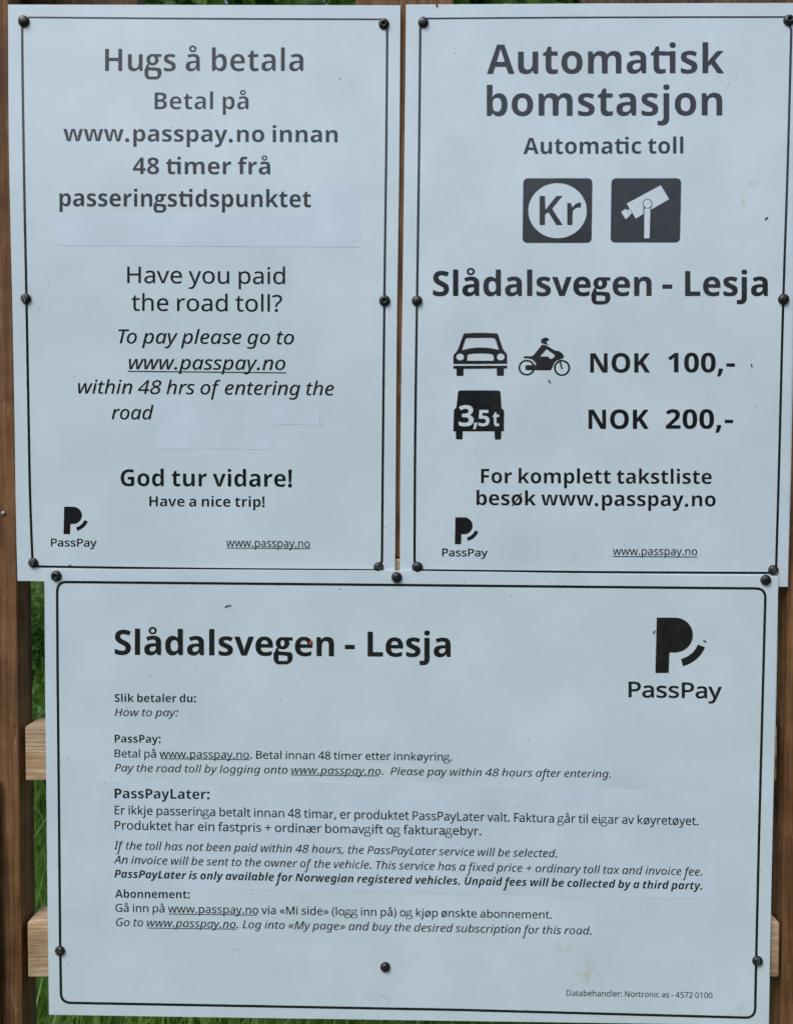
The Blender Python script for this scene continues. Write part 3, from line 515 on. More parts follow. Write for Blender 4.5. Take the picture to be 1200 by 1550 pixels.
    ('C', 'd'): (832, [[277,-14,224,-7,173,13,128,49,92,102,69,173,62,265,68,357,87,449,117,536,158,615,209,682,270,734,339,768,416,779,477,771,524,746,560,710,590,667,595,667,597,697,604,757,613,819,665,1064,871,1064,646,0,489,0,501,99,496,99,452,54,403,18,346,-6],[364,153,409,162,447,190,479,231,504,282,522,338,536,394,544,447,546,492,540,541,521,579,491,604,451,612,414,605,380,582,349,547,323,503,301,451,284,394,274,333,270,273,281,206,312,166]]),
    ('B', 'e'): (828, [[455,-14,347,-3,252,29,173,82,113,158,76,256,63,377,74,500,109,600,163,678,235,734,323,768,424,779,523,769,606,739,675,688,726,620,757,534,768,431,768,331,275,331,289,252,327,192,386,154,465,141,536,145,599,156,661,175,724,202,724,41,666,16,606,-1,537,-11],[279,469,571,469,562,533,535,585,490,619,426,630,371,620,326,591,294,541]]),
    ('I', 'e'): (699, [[339,-14,259,-6,192,20,138,62,99,119,75,188,67,269,74,358,93,446,125,530,168,606,222,671,286,721,360,754,443,765,536,753,603,718,643,663,657,590,645,520,611,457,553,402,469,361,358,334,218,325,195,325,193,298,192,273,202,197,234,138,287,101,361,88,413,92,462,104,512,122,566,146,566,41,513,19,461,1,405,-10],[213,424,223,424,304,428,378,439,443,459,493,488,526,528,536,580,530,613,512,639,481,657,436,662,370,647,306,600,252,525]]),
    ('C', 'e'): (780, [[364,-14,280,-6,207,19,146,60,99,117,71,191,62,282,68,376,89,467,123,551,170,626,231,689,304,737,390,768,489,779,567,772,632,753,681,720,729,653,745,570,733,495,697,431,637,377,552,336,441,312,305,304,270,304,269,289,269,276,278,221,305,178,348,151,405,141,462,145,514,155,568,174,630,200,630,45,570,19,508,1,442,-10],[293,443,324,443,426,452,495,480,534,520,548,566,540,602,516,623,476,630,438,624,401,606,365,578,334,541,309,495]]),
    ('B', 'f'): (542, [[143,0,143,608,28,608,28,709,143,765,143,821,151,908,176,973,216,1019,270,1049,336,1066,413,1071,472,1069,525,1062,570,1051,605,1039,552,887,500,900,470,905,436,906,398,900,372,880,357,849,352,812,352,765,532,765,532,608,352,608,352,0]]),
    ('I', 'f'): (445, [[-67,-336,-116,-332,-157,-322,-157,-218,-119,-229,-78,-234,-34,-224,0,-193,25,-142,45,-74,199,657,69,657,78,709,218,755,234,822,259,908,289,973,326,1019,371,1049,425,1066,489,1071,524,1070,561,1064,594,1055,620,1045,588,951,546,964,521,969,494,971,446,963,408,940,380,895,357,822,340,751,501,751,483,657,322,657,165,-88,134,-192,88,-270,46,-307,-5,-329]]),
    ('C', 'f'): (522, [[-31,-336,-96,-332,-150,-319,-150,-154,-109,-165,-71,-168,-32,-161,2,-140,29,-104,46,-52,186,608,74,608,95,707,220,765,232,822,273,940,333,1016,413,1058,514,1071,560,1069,602,1062,640,1052,675,1038,620,885,579,900,556,905,529,906,494,899,466,879,446,847,434,807,426,765,576,765,542,608,392,608,245,-83,227,-150,199,-210,161,-262,111,-302,48,-328]]),
    ('B', 'g'): (887, [[395,-336,317,-334,244,-326,176,-313,109,-291,109,-125,255,-169,408,-183,478,-173,528,-140,559,-86,569,-10,569,6,571,55,574,99,569,99,526,48,475,13,417,-7,352,-14,268,-2,197,32,139,90,97,169,72,266,63,381,72,497,98,594,141,674,200,732,272,767,357,779,445,766,518,729,578,667,584,667,601,765,777,765,777,-1,767,-102,734,-185,681,-251,606,-298,511,-327],[426,150,495,161,544,195,573,258,583,354,583,380,573,485,545,556,495,596,423,609,359,595,313,551,285,479,276,378,285,278,313,207,360,164]]),
    ('I', 'g'): (811, [[261,-336,195,-333,134,-323,80,-308,35,-289,35,-175,78,-196,134,-216,196,-229,256,-234,335,-223,399,-192,447,-136,478,-52,490,1,510,78,525,139,520,139,469,81,411,32,346,-3,272,-14,189,2,124,51,81,131,67,242,74,342,92,438,123,527,166,606,219,672,282,722,355,754,436,765,504,755,557,725,598,683,626,634,632,634,678,751,772,751,601,-43,573,-139,533,-214,481,-269,418,-306,345,-329],[312,88,360,97,408,123,453,164,495,218,531,281,559,353,577,430,583,510,575,571,551,619,509,651,445,661,392,652,343,625,300,584,263,529,234,465,211,394,198,317,193,239,201,173,223,126,260,98]]),
    ('C', 'g'): (832, [[268,-336,189,-333,126,-323,71,-307,18,-287,18,-108,73,-133,131,-151,192,-163,256,-167,321,-158,373,-134,412,-92,437,-31,443,-10,463,60,476,102,471,102,431,58,387,20,333,-5,268,-14,215,-7,166,15,124,53,90,106,69,176,62,263,68,356,87,448,117,535,158,614,209,682,269,734,337,768,412,779,478,771,529,749,569,713,605,667,611,667,650,765,808,765,641,-18,609,-126,564,-208,506,-267,437,-307,357,-329],[367,153,408,161,443,186,474,223,499,270,520,324,534,381,543,438,546,492,540,541,521,579,491,604,452,612,415,605,380,582,349,547,323,503,301,451,284,394,274,333,270,273,277,220,296,183,327,160]]),
    ('B', 'h'): (920, [[109,0,109,1064,318,1064,318,847,314,739,308,667,319,667,361,717,413,752,474,772,541,779,618,771,685,749,740,712,782,659,807,588,815,499,815,0,606,0,606,447,599,519,576,571,537,602,483,612,427,605,384,583,354,547,327,468,318,360,318,0]]),
    ('I', 'h'): (811, [[39,0,265,1064,388,1064,328,789,307,701,283,611,290,611,319,646,353,681,392,713,436,739,487,757,543,763,621,751,681,715,720,655,732,571,728,517,717,457,619,0,496,0,595,471,605,525,608,563,602,604,585,635,554,655,510,661,460,653,407,628,354,585,305,521,263,435,231,324,162,0]]),
    ('C', 'h'): (846, [[25,0,251,1064,457,1064,417,880,396,790,372,709,357,662,363,662,407,710,457,747,513,771,577,779,664,764,725,719,762,649,775,559,771,503,759,436,668,0,462,0,556,447,564,492,567,528,559,575,534,603,493,612,449,602,409,572,374,525,344,465,319,394,298,317,231,0]]),
    ('B', 'i'): (427, [[214,860,170,866,134,882,109,914,101,962,109,1012,134,1043,170,1059,214,1064,257,1059,294,1043,319,1012,328,962,319,914,294,882,257,866],[109,0,109,765,318,765,318,0]]),
    ('I', 'i'): (361, [[298,875,272,880,250,893,236,914,231,941,237,975,253,1004,279,1024,314,1031,350,1024,371,1003,378,968,372,929,353,900,327,881],[39,0,199,751,322,751,162,0]]),
    ('C', 'i'): (416, [[324,860,283,865,250,879,227,905,220,944,228,996,253,1034,292,1057,345,1064,383,1060,416,1046,439,1021,447,982,439,932,417,894,378,868],[25,0,188,765,394,765,231,0]]),
    ('B', 'j'): (427, [[214,860,170,866,134,882,109,914,101,962,109,1012,134,1043,170,1059,214,1064,257,1059,294,1043,319,1012,328,962,319,914,294,882,257,866],[48,-336,-26,-331,-90,-319,-90,-155,-42,-165,8,-168,47,-162,80,-144,102,-109,109,-52,109,765,318,765,318,-83,311,-150,291,-210,256,-262,205,-302,136,-328]]),
    ('I', 'j'): (361, [[297,875,271,880,250,893,236,914,231,941,237,975,253,1004,279,1024,314,1031,349,1024,370,1003,377,968,370,929,352,900,325,881],[-90,-336,-137,-333,-176,-322,-176,-218,-139,-229,-95,-234,-45,-219,-6,-173,20,-97,199,751,321,751,139,-108,109,-202,65,-275,25,-309,-26,-329]]),
    ('C', 'j'): (416, [[325,860,285,865,251,879,229,905,221,944,230,996,254,1034,294,1057,346,1064,384,1060,417,1046,440,1021,448,982,441,932,418,894,380,868],[-62,-336,-127,-332,-181,-319,-181,-154,-140,-165,-102,-168,-63,-161,-29,-140,-2,-104,15,-52,189,765,395,765,214,-83,196,-150,168,-210,130,-262,81,-302,17,-328]]),
    ('B', 'k'): (868, [[109,0,109,1064,318,1064,318,588,314,502,307,416,310,416,353,475,401,532,615,765,850,765,546,433,868,0,627,0,408,310,318,238,318,0]]),
    ('I', 'k'): (693, [[38,0,263,1064,388,1064,297,641,256,468,231,388,234,388,590,751,735,751,413,429,613,0,478,0,319,352,218,272,162,0]]),
    ('C', 'k'): (796, [[25,0,251,1064,457,1064,356,590,335,509,314,440,319,440,629,765,864,765,524,420,718,0,489,0,364,287,282,238,231,0]]),
    ('B', 'l'): (427, [[109,0,109,1064,318,1064,318,0]]),
    ('I', 'l'): (361, [[38,0,265,1064,388,1064,161,0]]),
    ('C', 'l'): (416, [[25,0,251,1064,457,1064,231,0]]),
    ('B', 'm'): (1375, [[109,0,109,765,269,765,297,667,308,667,350,717,404,752,466,772,531,779,609,772,674,751,725,717,763,667,782,667,823,717,879,752,942,772,1007,779,1087,771,1152,749,1204,712,1241,659,1263,588,1270,499,1270,0,1062,0,1062,447,1054,519,1033,571,997,602,947,612,876,597,829,553,803,481,794,384,794,0,585,0,585,447,578,519,557,571,521,602,471,612,419,605,379,583,351,547,326,468,318,360,318,0]]),
    ('I', 'm'): (1225, [[39,0,199,751,300,751,284,612,291,612,319,647,351,682,388,714,430,741,478,759,532,765,600,754,651,721,685,668,702,598,707,598,738,639,774,678,815,712,860,740,910,759,965,765,1042,753,1099,717,1135,659,1147,580,1143,518,1132,457,1035,0,910,0,1011,471,1021,525,1024,569,1018,606,1001,636,971,655,929,661,882,653,833,627,783,585,737,523,698,442,669,339,598,0,475,0,574,471,584,525,587,563,582,604,566,635,538,655,496,661,449,653,399,628,349,585,303,521,262,435,231,324,162,0]]),
    ('C', 'm'): (1268, [[25,0,188,765,345,765,331,623,336,623,384,686,439,735,503,768,577,779,647,768,699,737,735,688,756,623,762,623,810,686,866,735,931,768,1006,779,1089,764,1148,719,1184,649,1196,559,1192,503,1181,436,1090,0,884,0,978,447,986,492,989,528,981,575,959,603,922,612,877,602,838,573,802,527,772,467,746,397,727,318,661,0,455,0,549,447,557,492,560,528,553,575,530,603,493,612,449,602,409,572,374,525,344,465,319,394,298,317,231,0]]),
    ('B', 'n'): (920, [[109,0,109,765,269,765,297,667,308,667,351,717,408,752,474,772,543,779,620,771,686,749,741,712,782,659,807,588,815,499,815,0,606,0,606,447,599,519,577,571,539,602,483,612,426,605,383,583,353,547,327,468,318,360,318,0]]),
    ('I', 'n'): (811, [[34,-4,195,755,304,755,289,616,318,651,352,686,391,718,436,745,486,763,543,769,624,756,686,719,724,659,737,580,732,514,721,455,622,-4,490,-4,591,472,602,525,605,567,594,617,563,647,510,657,462,649,410,624,357,581,309,518,267,433,235,322,165,-4]]),
    ('C', 'n'): (846, [[25,0,188,765,345,765,331,623,336,623,384,686,439,735,503,768,577,779,664,764,725,719,762,649,775,559,771,503,759,436,668,0,462,0,556,447,564,492,567,528,559,575,534,603,493,612,449,602,409,572,374,525,344,465,319,394,298,317,231,0]]),
    ('B', 'o'): (867, [[431,-14,331,-2,242,32,167,89,111,167,75,266,63,384,74,501,107,599,162,676,237,733,328,767,436,779,537,767,626,732,700,676,756,599,792,501,804,384,793,266,759,168,704,90,629,32,538,-2],[434,154,505,169,554,212,582,284,591,384,582,483,554,554,505,596,433,611,362,596,313,554,285,483,276,384,285,284,313,212,362,169]]),
    ('I', 'o'): (789, [[347,-11,267,-3,198,23,142,67,101,124,76,195,67,277,73,364,91,450,121,531,162,605,215,668,279,718,356,750,443,761,524,752,593,726,648,683,690,625,714,554,723,471,717,385,699,300,669,218,628,144,575,81,511,32,435,-1],[354,91,418,103,476,138,525,195,564,273,588,370,597,485,593,526,582,567,563,603,534,632,494,652,444,658,372,645,310,606,260,544,223,466,200,374,192,273,203,196,235,139,286,103]]),
    ('C', 'o'): (819, [[354,-14,274,-5,202,22,143,65,99,123,71,195,62,280,68,378,87,471,118,556,162,631,219,693,289,739,372,769,468,779,550,770,621,743,679,699,723,639,749,564,758,476,752,382,734,291,704,208,660,134,604,73,534,26,451,-4],[371,154,424,166,468,200,504,253,529,320,545,396,550,476,545,529,529,572,499,601,452,611,409,603,371,579,339,543,314,497,294,445,280,389,272,333,269,280,280,210,314,168]]),
    ('B', 'p'): (887, [[109,-336,109,765,279,765,308,665,318,665,354,708,401,745,460,770,535,779,615,768,685,734,744,679,788,601,815,503,824,384,814,264,787,166,741,88,681,31,610,-3,529,-14,455,-6,398,16,353,48,318,84,307,84,315,27,318,-28,318,-336],[471,155,533,170,576,215,602,288,611,387,602,485,575,556,530,598,468,612,399,599,354,562,328,498,318,408,318,385,326,287,351,215,379,182,419,162]]),
    ('I', 'p'): (811, [[-31,-336,199,751,300,751,283,611,289,611,341,668,399,718,465,752,539,763,621,747,686,699,728,619,742,507,736,407,717,311,686,222,644,144,592,78,529,28,457,-4,377,-14,308,-4,255,25,214,66,185,115,178,115,171,53,160,-13,91,-336],[367,88,421,97,469,124,512,166,548,220,577,284,599,356,612,432,616,510,609,576,586,623,549,652,497,661,450,652,403,627,356,586,314,534,277,471,249,399,230,321,224,239,233,179,259,130,304,99]]),
    ('C', 'p'): (833, [[-46,-336,188,765,345,765,333,648,339,648,380,695,429,738,487,769,556,779,610,772,661,751,706,716,741,663,764,592,772,500,765,408,746,316,716,228,675,150,624,83,564,31,495,-3,417,-14,355,-6,310,18,274,54,244,98,238,98,227,-4,209,-104,160,-336],[382,153,419,160,453,183,484,218,511,262,532,314,549,371,560,431,563,492,553,559,523,599,473,612,427,603,388,576,356,535,331,485,311,429,298,373,290,319,287,273,294,224,313,186,343,161]]),
    ('B', 'q'): (887, [[569,-336,569,-15,571,43,577,99,569,99,534,55,487,19,428,-6,352,-14,271,-3,202,31,143,86,99,163,72,262,63,381,72,501,99,600,144,678,204,734,274,768,356,779,432,771,492,746,540,710,577,667,583,667,601,765,777,765,777,-336],[426,150,499,163,547,201,573,265,583,354,583,380,574,478,548,550,519,583,477,603,423,609,358,594,312,550,285,477,276,378,285,278,313,207,360,164]]),
    ('I', 'q'): (811, [[417,-336,485,-17,499,42,516,106,525,139,520,139,469,81,411,32,346,-3,272,-14,189,2,124,50,81,131,67,242,74,342,92,438,123,527,166,606,219,672,283,722,356,754,437,765,504,755,557,725,596,683,625,634,632,634,678,751,770,751,539,-336],[312,88,359,97,406,123,452,164,494,218,530,281,558,353,577,430,583,510,575,567,550,616,508,650,445,661,392,652,343,625,300,584,263,529,234,465,211,394,198,317,193,239,201,173,223,126,260,98]]),
    ('C', 'q'): (832, [[368,-336,419,-105,434,-43,456,34,476,102,471,102,431,58,387,20,333,-5,268,-14,218,-7,170,13,127,49,92,102,69,172,62,263,68,356,87,448,117,535,158,614,209,682,270,734,339,768,416,779,478,771,528,749,569,714,605,667,611,667,650,765,808,765,574,-336],[366,153,411,162,449,190,480,231,504,282,523,338,536,394,544,447,546,492,540,541,521,579,491,604,451,612,414,605,380,582,349,547,323,503,301,451,284,394,274,333,270,273,277,220,296,183,326,160]]),
    ('B', 'r'): (636, [[109,0,109,765,268,765,298,636,308,636,348,690,401,737,464,768,536,779,573,777,606,773,591,577,562,582,529,584,477,579,427,565,383,540,348,504,325,454,318,389,318,0]]),
    ('I', 'r'): (557, [[39,0,199,751,300,751,284,612,291,612,353,686,387,717,426,742,470,759,520,765,561,763,601,755,574,644,537,651,503,653,437,641,378,606,328,554,287,489,256,417,235,343,162,0]]),
    ('C', 'r'): (590, [[25,0,188,765,345,765,331,623,338,623,387,688,443,737,505,768,576,779,611,777,641,772,597,573,567,581,528,584,455,569,390,523,338,447,304,342,231,0]]),
    ('B', 's'): (696, [[317,-14,242,-11,179,-4,122,10,64,31,64,203,129,178,197,157,265,143,324,139,376,143,411,157,430,178,437,204,434,223,426,239,410,256,381,275,336,297,272,325,207,356,154,386,114,419,85,459,69,507,63,566,72,631,100,684,146,725,242,765,366,779,435,775,501,765,567,746,634,718,571,569,465,609,414,621,363,625,311,619,281,602,270,574,273,557,282,541,300,526,328,510,430,465,491,438,543,410,586,377,617,338,636,289,643,227,634,155,606,96,561,48,497,14,416,-7]]),
    ('I', 's'): (605, [[217,-14,153,-11,97,-1,49,15,7,34,7,147,48,126,99,106,155,92,213,87,286,95,339,120,371,157,382,204,376,242,356,272,318,303,256,340,186,386,136,433,105,486,95,552,103,611,126,663,165,706,246,750,350,765,416,761,477,749,531,732,577,713,538,615,457,646,408,657,350,661,296,654,254,632,227,600,218,559,225,525,243,495,280,464,342,427,408,386,461,342,497,287,508,217,500,148,473,90,429,45,337,1]]),
    ('C', 's'): (662, [[245,-14,177,-11,118,-4,65,10,15,31,15,200,68,174,122,155,177,143,234,139,280,144,321,159,349,185,359,221,353,248,336,272,302,298,244,333,180,375,134,418,105,469,95,535,104,608,130,669,173,716,231,751,302,772,387,779,451,775,514,764,575,744,634,714,567,567,525,589,481,608,436,620,391,625,359,621,331,609,311,588,304,560,310,535,326,513,358,490,408,462,471,424,522,379,556,323,567,252,558,171,528,105,480,53,415,16,337,-7]]),
    ('B', 't'): (608, [[371,-14,306,-8,249,8,200,39,163,86,140,152,132,239,132,608,32,608,32,696,147,766,207,927,340,927,340,765,555,765,555,608,340,608,340,239,347,202,366,174,395,158,431,153,466,154,499,160,563,176,563,21,525,8,480,-4,428,-11]]),
    ('I', 't'): (465, [[259,-14,189,-5,132,22,93,72,80,150,83,197,92,249,178,657,62,657,73,713,199,766,286,922,359,922,321,751,510,751,490,657,303,657,216,248,207,207,203,164,207,134,221,109,244,92,277,87,326,92,377,105,377,11,325,-6,291,-12]]),
    ('C', 't'): (574, [[280,-14,199,-4,136,25,95,78,81,162,83,199,90,239,168,608,64,608,84,709,218,766,308,927,441,927,408,765,601,765,567,608,374,608,296,239,291,203,296,180,308,165,327,156,352,153,379,154,405,159,462,176,462,22,426,8,384,-4,335,-11]]),
    ('B', 'u'): (920, [[377,-14,300,-7,234,16,179,53,138,106,113,177,105,266,105,765,314,765,314,318,321,246,343,195,381,163,437,153,494,160,537,182,567,218,593,297,602,405,602,765,811,765,811,0,651,0,623,98,612,98,569,47,512,13,446,-7]]),
    ('I', 'u'): (811, [[265,-14,188,-2,128,34,90,92,77,172,82,233,92,293,190,751,315,751,214,279,205,225,202,185,207,145,225,114,255,95,300,88,349,97,403,122,456,166,506,230,549,316,580,427,648,751,770,751,611,0,510,0,525,139,518,139,456,69,417,37,373,10,323,-8]]),
    ('C', 'u'): (846, [[270,-14,185,1,124,46,88,115,76,206,80,271,92,352,179,765,385,765,291,318,283,273,280,237,288,190,313,162,354,153,399,163,439,193,474,239,504,300,529,370,549,448,616,765,822,765,660,0,503,0,517,141,510,141,463,79,408,29,345,-3]]),
    ('B', 'v'): (797, [[291,0,0,765,218,765,366,329,386,248,395,172,401,172,410,249,431,329,578,765,797,765,506,0]]),
    ('I', 'v'): (654, [[154,0,67,751,190,751,232,333,240,248,246,156,248,94,252,94,289,174,331,263,368,338,590,751,721,751,315,0]]),
    ('C', 'v'): (717, [[164,0,70,765,272,765,303,364,306,291,307,206,314,206,342,286,374,359,577,765,798,765,385,0]]),
    ('B', 'w'): (1199, [[231,0,14,765,221,765,310,426,327,342,342,247,352,175,357,175,363,228,373,296,384,359,392,398,486,765,716,765,805,398,819,335,833,246,839,175,845,175,854,244,870,340,889,426,980,765,1185,765,965,0,738,0,679,268,663,338,640,439,616,539,601,605,595,605,581,539,557,439,534,338,517,265,455,0]]),
    ('I', 'w'): (1013, [[111,0,80,751,200,751,211,350,211,211,206,108,211,108,238,177,271,257,303,326,500,751,633,751,657,349,660,229,658,108,664,108,710,233,772,382,936,751,1066,751,718,0,570,0,549,406,546,514,548,632,542,632,505,536,452,420,256,0]]),
    ('C', 'w'): (1104, [[120,0,85,765,277,765,280,426,279,314,273,195,279,195,304,272,333,350,352,398,510,765,734,765,734,398,733,301,727,195,734,195,758,270,789,356,815,426,965,765,1175,765,812,0,587,0,583,356,583,426,586,511,590,588,581,588,556,513,527,434,501,370,342,0]]),
    ('B', 'x'): (810, [[7,0,266,391,20,765,256,765,405,521,555,765,791,765,542,391,803,0,566,0,405,262,244,0]]),
    ('I', 'x'): (676, [[-52,0,273,387,111,751,235,751,352,473,571,751,714,751,402,381,574,0,450,0,322,291,91,0]]),
    ('C', 'x'): (744, [[-69,0,259,392,105,765,325,765,403,536,570,765,812,765,493,381,660,0,437,0,352,234,171,0]]),
    ('B', 'y'): (797, [[154,-336,93,-333,48,-325,48,-160,85,-165,130,-168,189,-158,235,-128,268,-84,291,-32,304,6,0,765,228,765,373,335,389,271,398,202,402,202,414,271,431,335,573,765,797,765,473,-98,420,-202,347,-277,257,-321]]),
    ('I', 'y'): (654, [[-35,-336,-90,-332,-132,-322,-132,-223,-90,-232,-42,-235,11,-227,55,-200,93,-157,132,-98,181,-11,67,751,190,751,239,380,250,281,256,179,258,101,262,101,291,168,333,261,371,339,590,751,721,751,245,-126,188,-218,127,-284,55,-323]]),
    ('C', 'y'): (727, [[4,-336,-56,-333,-97,-324,-97,-160,-60,-165,-17,-168,43,-159,91,-130,130,-87,164,-34,182,0,70,765,272,765,310,410,317,307,318,210,324,210,353,292,398,396,576,765,800,765,335,-109,268,-210,190,-281,102,-322]]),
    ('B', 'A'): (966, [[0,0,353,1004,612,1004,966,0,738,0,665,238,301,238,228,0],[354,416,615,416,541,648,523,709,501,783,483,849,464,779,442,701,426,648]]),
    ('I', 'A'): (787, [[-80,0,464,1000,595,1000,718,0,595,0,557,311,220,311,57,0],[280,423,545,423,522,633,512,751,506,864,501,864,450,750,388,627]]),
    ('B', 'B'): (941, [[126,0,126,1000,437,1000,613,986,739,944,796,897,830,831,842,746,832,668,802,602,753,555,688,531,688,524,736,510,779,489,815,458,843,416,861,361,867,290,856,206,823,135,769,77,695,34,606,9,500,0],[338,604,461,604,539,611,589,633,616,669,625,718,614,768,583,801,528,820,450,826,338,826],[338,175,476,175,557,184,609,212,638,255,647,311,637,362,609,401,554,427,469,436,338,436]]),
    ('B', 'C'): (892, [[531,-14,390,2,277,50,190,126,129,229,93,354,81,499,95,641,136,766,203,870,295,948,370,985,455,1007,550,1014,625,1009,700,995,773,973,843,944,775,772,718,797,662,818,606,833,550,838,476,827,413,797,364,746,328,678,307,595,300,497,315,356,359,250,407,201,471,172,550,162,612,166,673,176,737,193,805,216,805,38,740,15,675,-1,607,-11]]),
    ('B', 'D'): (1036, [[126,0,126,1000,440,1000,586,986,712,944,815,875,891,779,939,658,955,510,939,355,891,228,812,128,703,57,569,14,409,0],[338,175,429,175,563,196,659,257,716,360,735,504,727,605,703,687,662,749,607,792,536,818,451,826,338,826]]),
    ('B', 'E'): (784, [[126,0,126,1000,702,1000,702,826,338,826,338,606,676,606,676,433,338,433,338,175,702,175,702,0]]),
    ('B', 'F'): (769, [[126,0,126,1000,699,1000,699,826,335,826,335,569,674,569,674,395,335,395,335,0]]),
    ('B', 'G'): (1014, [[546,-14,408,1,293,45,202,118,135,219,95,347,81,501,96,648,142,773,189,844,248,903,319,951,449,998,604,1014,683,1010,761,997,834,978,901,952,831,783,781,805,725,822,665,834,602,838,516,827,442,796,382,745,337,677,309,594,300,497,306,405,326,324,361,256,410,205,477,173,560,162,637,167,695,176,695,385,506,385,506,562,902,562,902,43,822,20,739,1,648,-10]]),
    ('I', 'G'): (950, [[480,-14,370,-3,277,30,202,85,146,160,112,253,101,363,110,495,139,618,186,729,250,826,329,905,421,964,525,1002,640,1014,725,1010,800,999,867,980,930,955,882,846,828,868,770,887,707,899,639,903,530,886,432,835,350,753,287,646,247,518,234,371,241,298,261,232,296,176,346,133,411,106,493,97,544,99,590,104,665,122,730,417,534,417,557,527,878,527,772,38,707,17,639,1,564,-10]]),
    ('B', 'H'): (1071, [[126,0,126,1000,338,1000,338,608,734,608,734,1000,945,1000,945,0,734,0,734,431,338,431,338,0]]),
    ('I', 'H'): (952, [[59,0,270,1000,395,1000,305,577,745,577,835,1000,958,1000,746,0,623,0,721,466,282,466,183,0]]),
    ('B', 'I'): (545, [[45,0,45,120,167,176,167,824,45,880,45,1000,500,1000,500,880,378,824,378,176,500,120,500,0]]),
    ('I', 'I'): (454, [[-28,0,-14,69,105,97,276,903,169,930,183,1000,534,1000,520,930,399,903,228,97,336,69,322,0]]),
    ('B', 'K'): (930, [[126,0,126,1000,338,1000,338,542,378,602,422,660,692,1000,927,1000,578,557,930,0,689,0,427,422,338,357,338,0]]),
    ('B', 'L'): (791, [[126,0,126,1000,338,1000,338,175,744,175,744,0]]),
    ('I', 'L'): (669, [[57,0,269,1000,394,1000,204,112,588,112,564,0]]),
    ('C', 'L'): (725, [[36,0,248,1000,457,1000,282,175,632,175,595,0]]),
    ('B', 'M'): (1321, [[126,0,126,1000,415,1000,651,235,655,235,906,1000,1195,1000,1195,0,997,0,997,473,999,583,1004,700,1007,783,1001,783,744,0,549,0,308,784,303,784,308,700,313,581,315,465,315,0]]),
    ('I', 'M'): (1178, [[56,0,268,1000,444,1000,541,183,546,183,990,1000,1182,1000,975,0,849,0,975,594,1012,759,1042,878,1039,878,557,0,458,0,352,877,346,877,337,802,321,702,301,601,174,0]]),
    ('B', 'N'): (1139, [[126,0,126,1000,394,1000,828,251,832,251,825,389,822,527,822,1000,1013,1000,1013,0,744,0,308,756,303,756,312,613,315,471,315,0]]),
    ('C', 'N'): (1057, [[36,0,248,1000,492,1000,724,263,730,263,742,338,758,436,776,527,877,1000,1064,1000,853,0,619,0,375,756,368,756,363,716,352,641,338,552,324,471,224,0]]),
    ('B', 'O'): (1115, [[557,-14,455,-7,366,15,289,50,225,99,173,159,132,231,94,357,81,503,94,648,132,773,197,875,289,952,366,987,456,1008,559,1015,661,1008,750,987,826,952,918,875,982,772,1021,647,1034,501,1021,356,982,230,918,128,826,50,750,15,660,-7],[557,164,639,174,704,204,752,254,796,361,811,501,796,643,752,749,704,799,640,829,559,839,477,829,413,799,364,749,319,643,304,501,319,361,364,254,412,204,477,174]]),
    ('B', 'P'): (880, [[126,0,126,1000,445,1000,563,991,657,963,728,917,777,854,807,778,817,688,807,603,780,525,732,456,659,402,559,367,429,356,338,356,338,0],[338,529,408,529,488,538,550,565,589,612,602,681,592,744,560,790,508,817,434,826,338,826]]),
    ('I', 'P'): (794, [[57,0,269,1000,494,1000,592,992,669,968,725,928,764,875,786,812,794,739,782,635,744,549,682,480,596,431,487,401,354,391,265,391,182,0],[287,496,374,496,495,510,588,554,631,600,658,660,667,735,655,807,620,855,561,883,478,892,371,892]]),
    ('C', 'P'): (854, [[36,0,248,1000,527,1000,636,991,722,964,785,920,828,861,853,790,861,709,847,600,804,511,736,443,648,394,544,365,426,356,319,356,245,0],[357,529,443,529,527,541,594,576,637,631,651,703,643,757,618,796,576,819,518,826,420,826]]),
    ('B', 'R'): (924, [[126,0,126,1000,417,1000,542,992,642,967,719,926,773,868,806,793,817,700,810,636,791,581,761,533,722,494,678,461,630,436,924,0,689,0,451,384,338,384,338,0],[338,556,406,556,496,565,557,591,591,634,602,695,590,756,554,796,492,819,402,826,338,826]]),
    ('B', 'S'): (772, [[347,-14,197,1,64,46,64,244,137,214,212,187,288,168,364,161,431,169,475,191,500,225,508,268,494,318,452,359,390,395,314,431,238,470,198,496,160,528,127,567,99,612,82,666,76,730,86,813,116,883,167,939,235,981,317,1006,415,1014,491,1009,564,996,636,974,711,944,643,779,578,804,520,822,464,834,408,838,354,831,315,810,291,777,283,737,295,689,331,653,389,618,472,577,543,541,603,502,651,459,686,409,708,349,716,277,705,195,673,124,620,65,547,21,456,-5]]),
    ('B', 'T'): (811, [[300,0,300,824,28,824,28,1000,783,1000,783,824,511,824,511,0]]),
    ('I', 'T'): (702, [[213,0,401,889,126,889,150,1000,825,1000,803,889,528,889,339,0]]),
    ('B', 'U'): (1059, [[525,-14,403,-3,302,31,223,88,165,162,131,252,119,356,119,1000,331,1000,331,388,343,283,381,214,444,176,531,164,620,178,681,218,717,289,728,389,728,1000,940,1000,940,353,928,254,894,166,837,91,757,34,653,-2]]),
    ('C', 'U'): (968, [[413,-14,318,-5,239,20,177,63,132,120,106,188,97,268,99,317,106,368,241,1000,450,1000,317,371,308,324,305,286,320,218,363,177,434,164,514,177,571,216,610,282,639,373,772,1000,980,1000,843,353,814,252,770,164,711,90,632,34,534,-2]]),
    ('B', 'V'): (910, [[339,0,0,1000,214,1000,402,405,418,348,440,261,455,185,470,261,492,348,507,405,696,1000,910,1000,570,0]]),
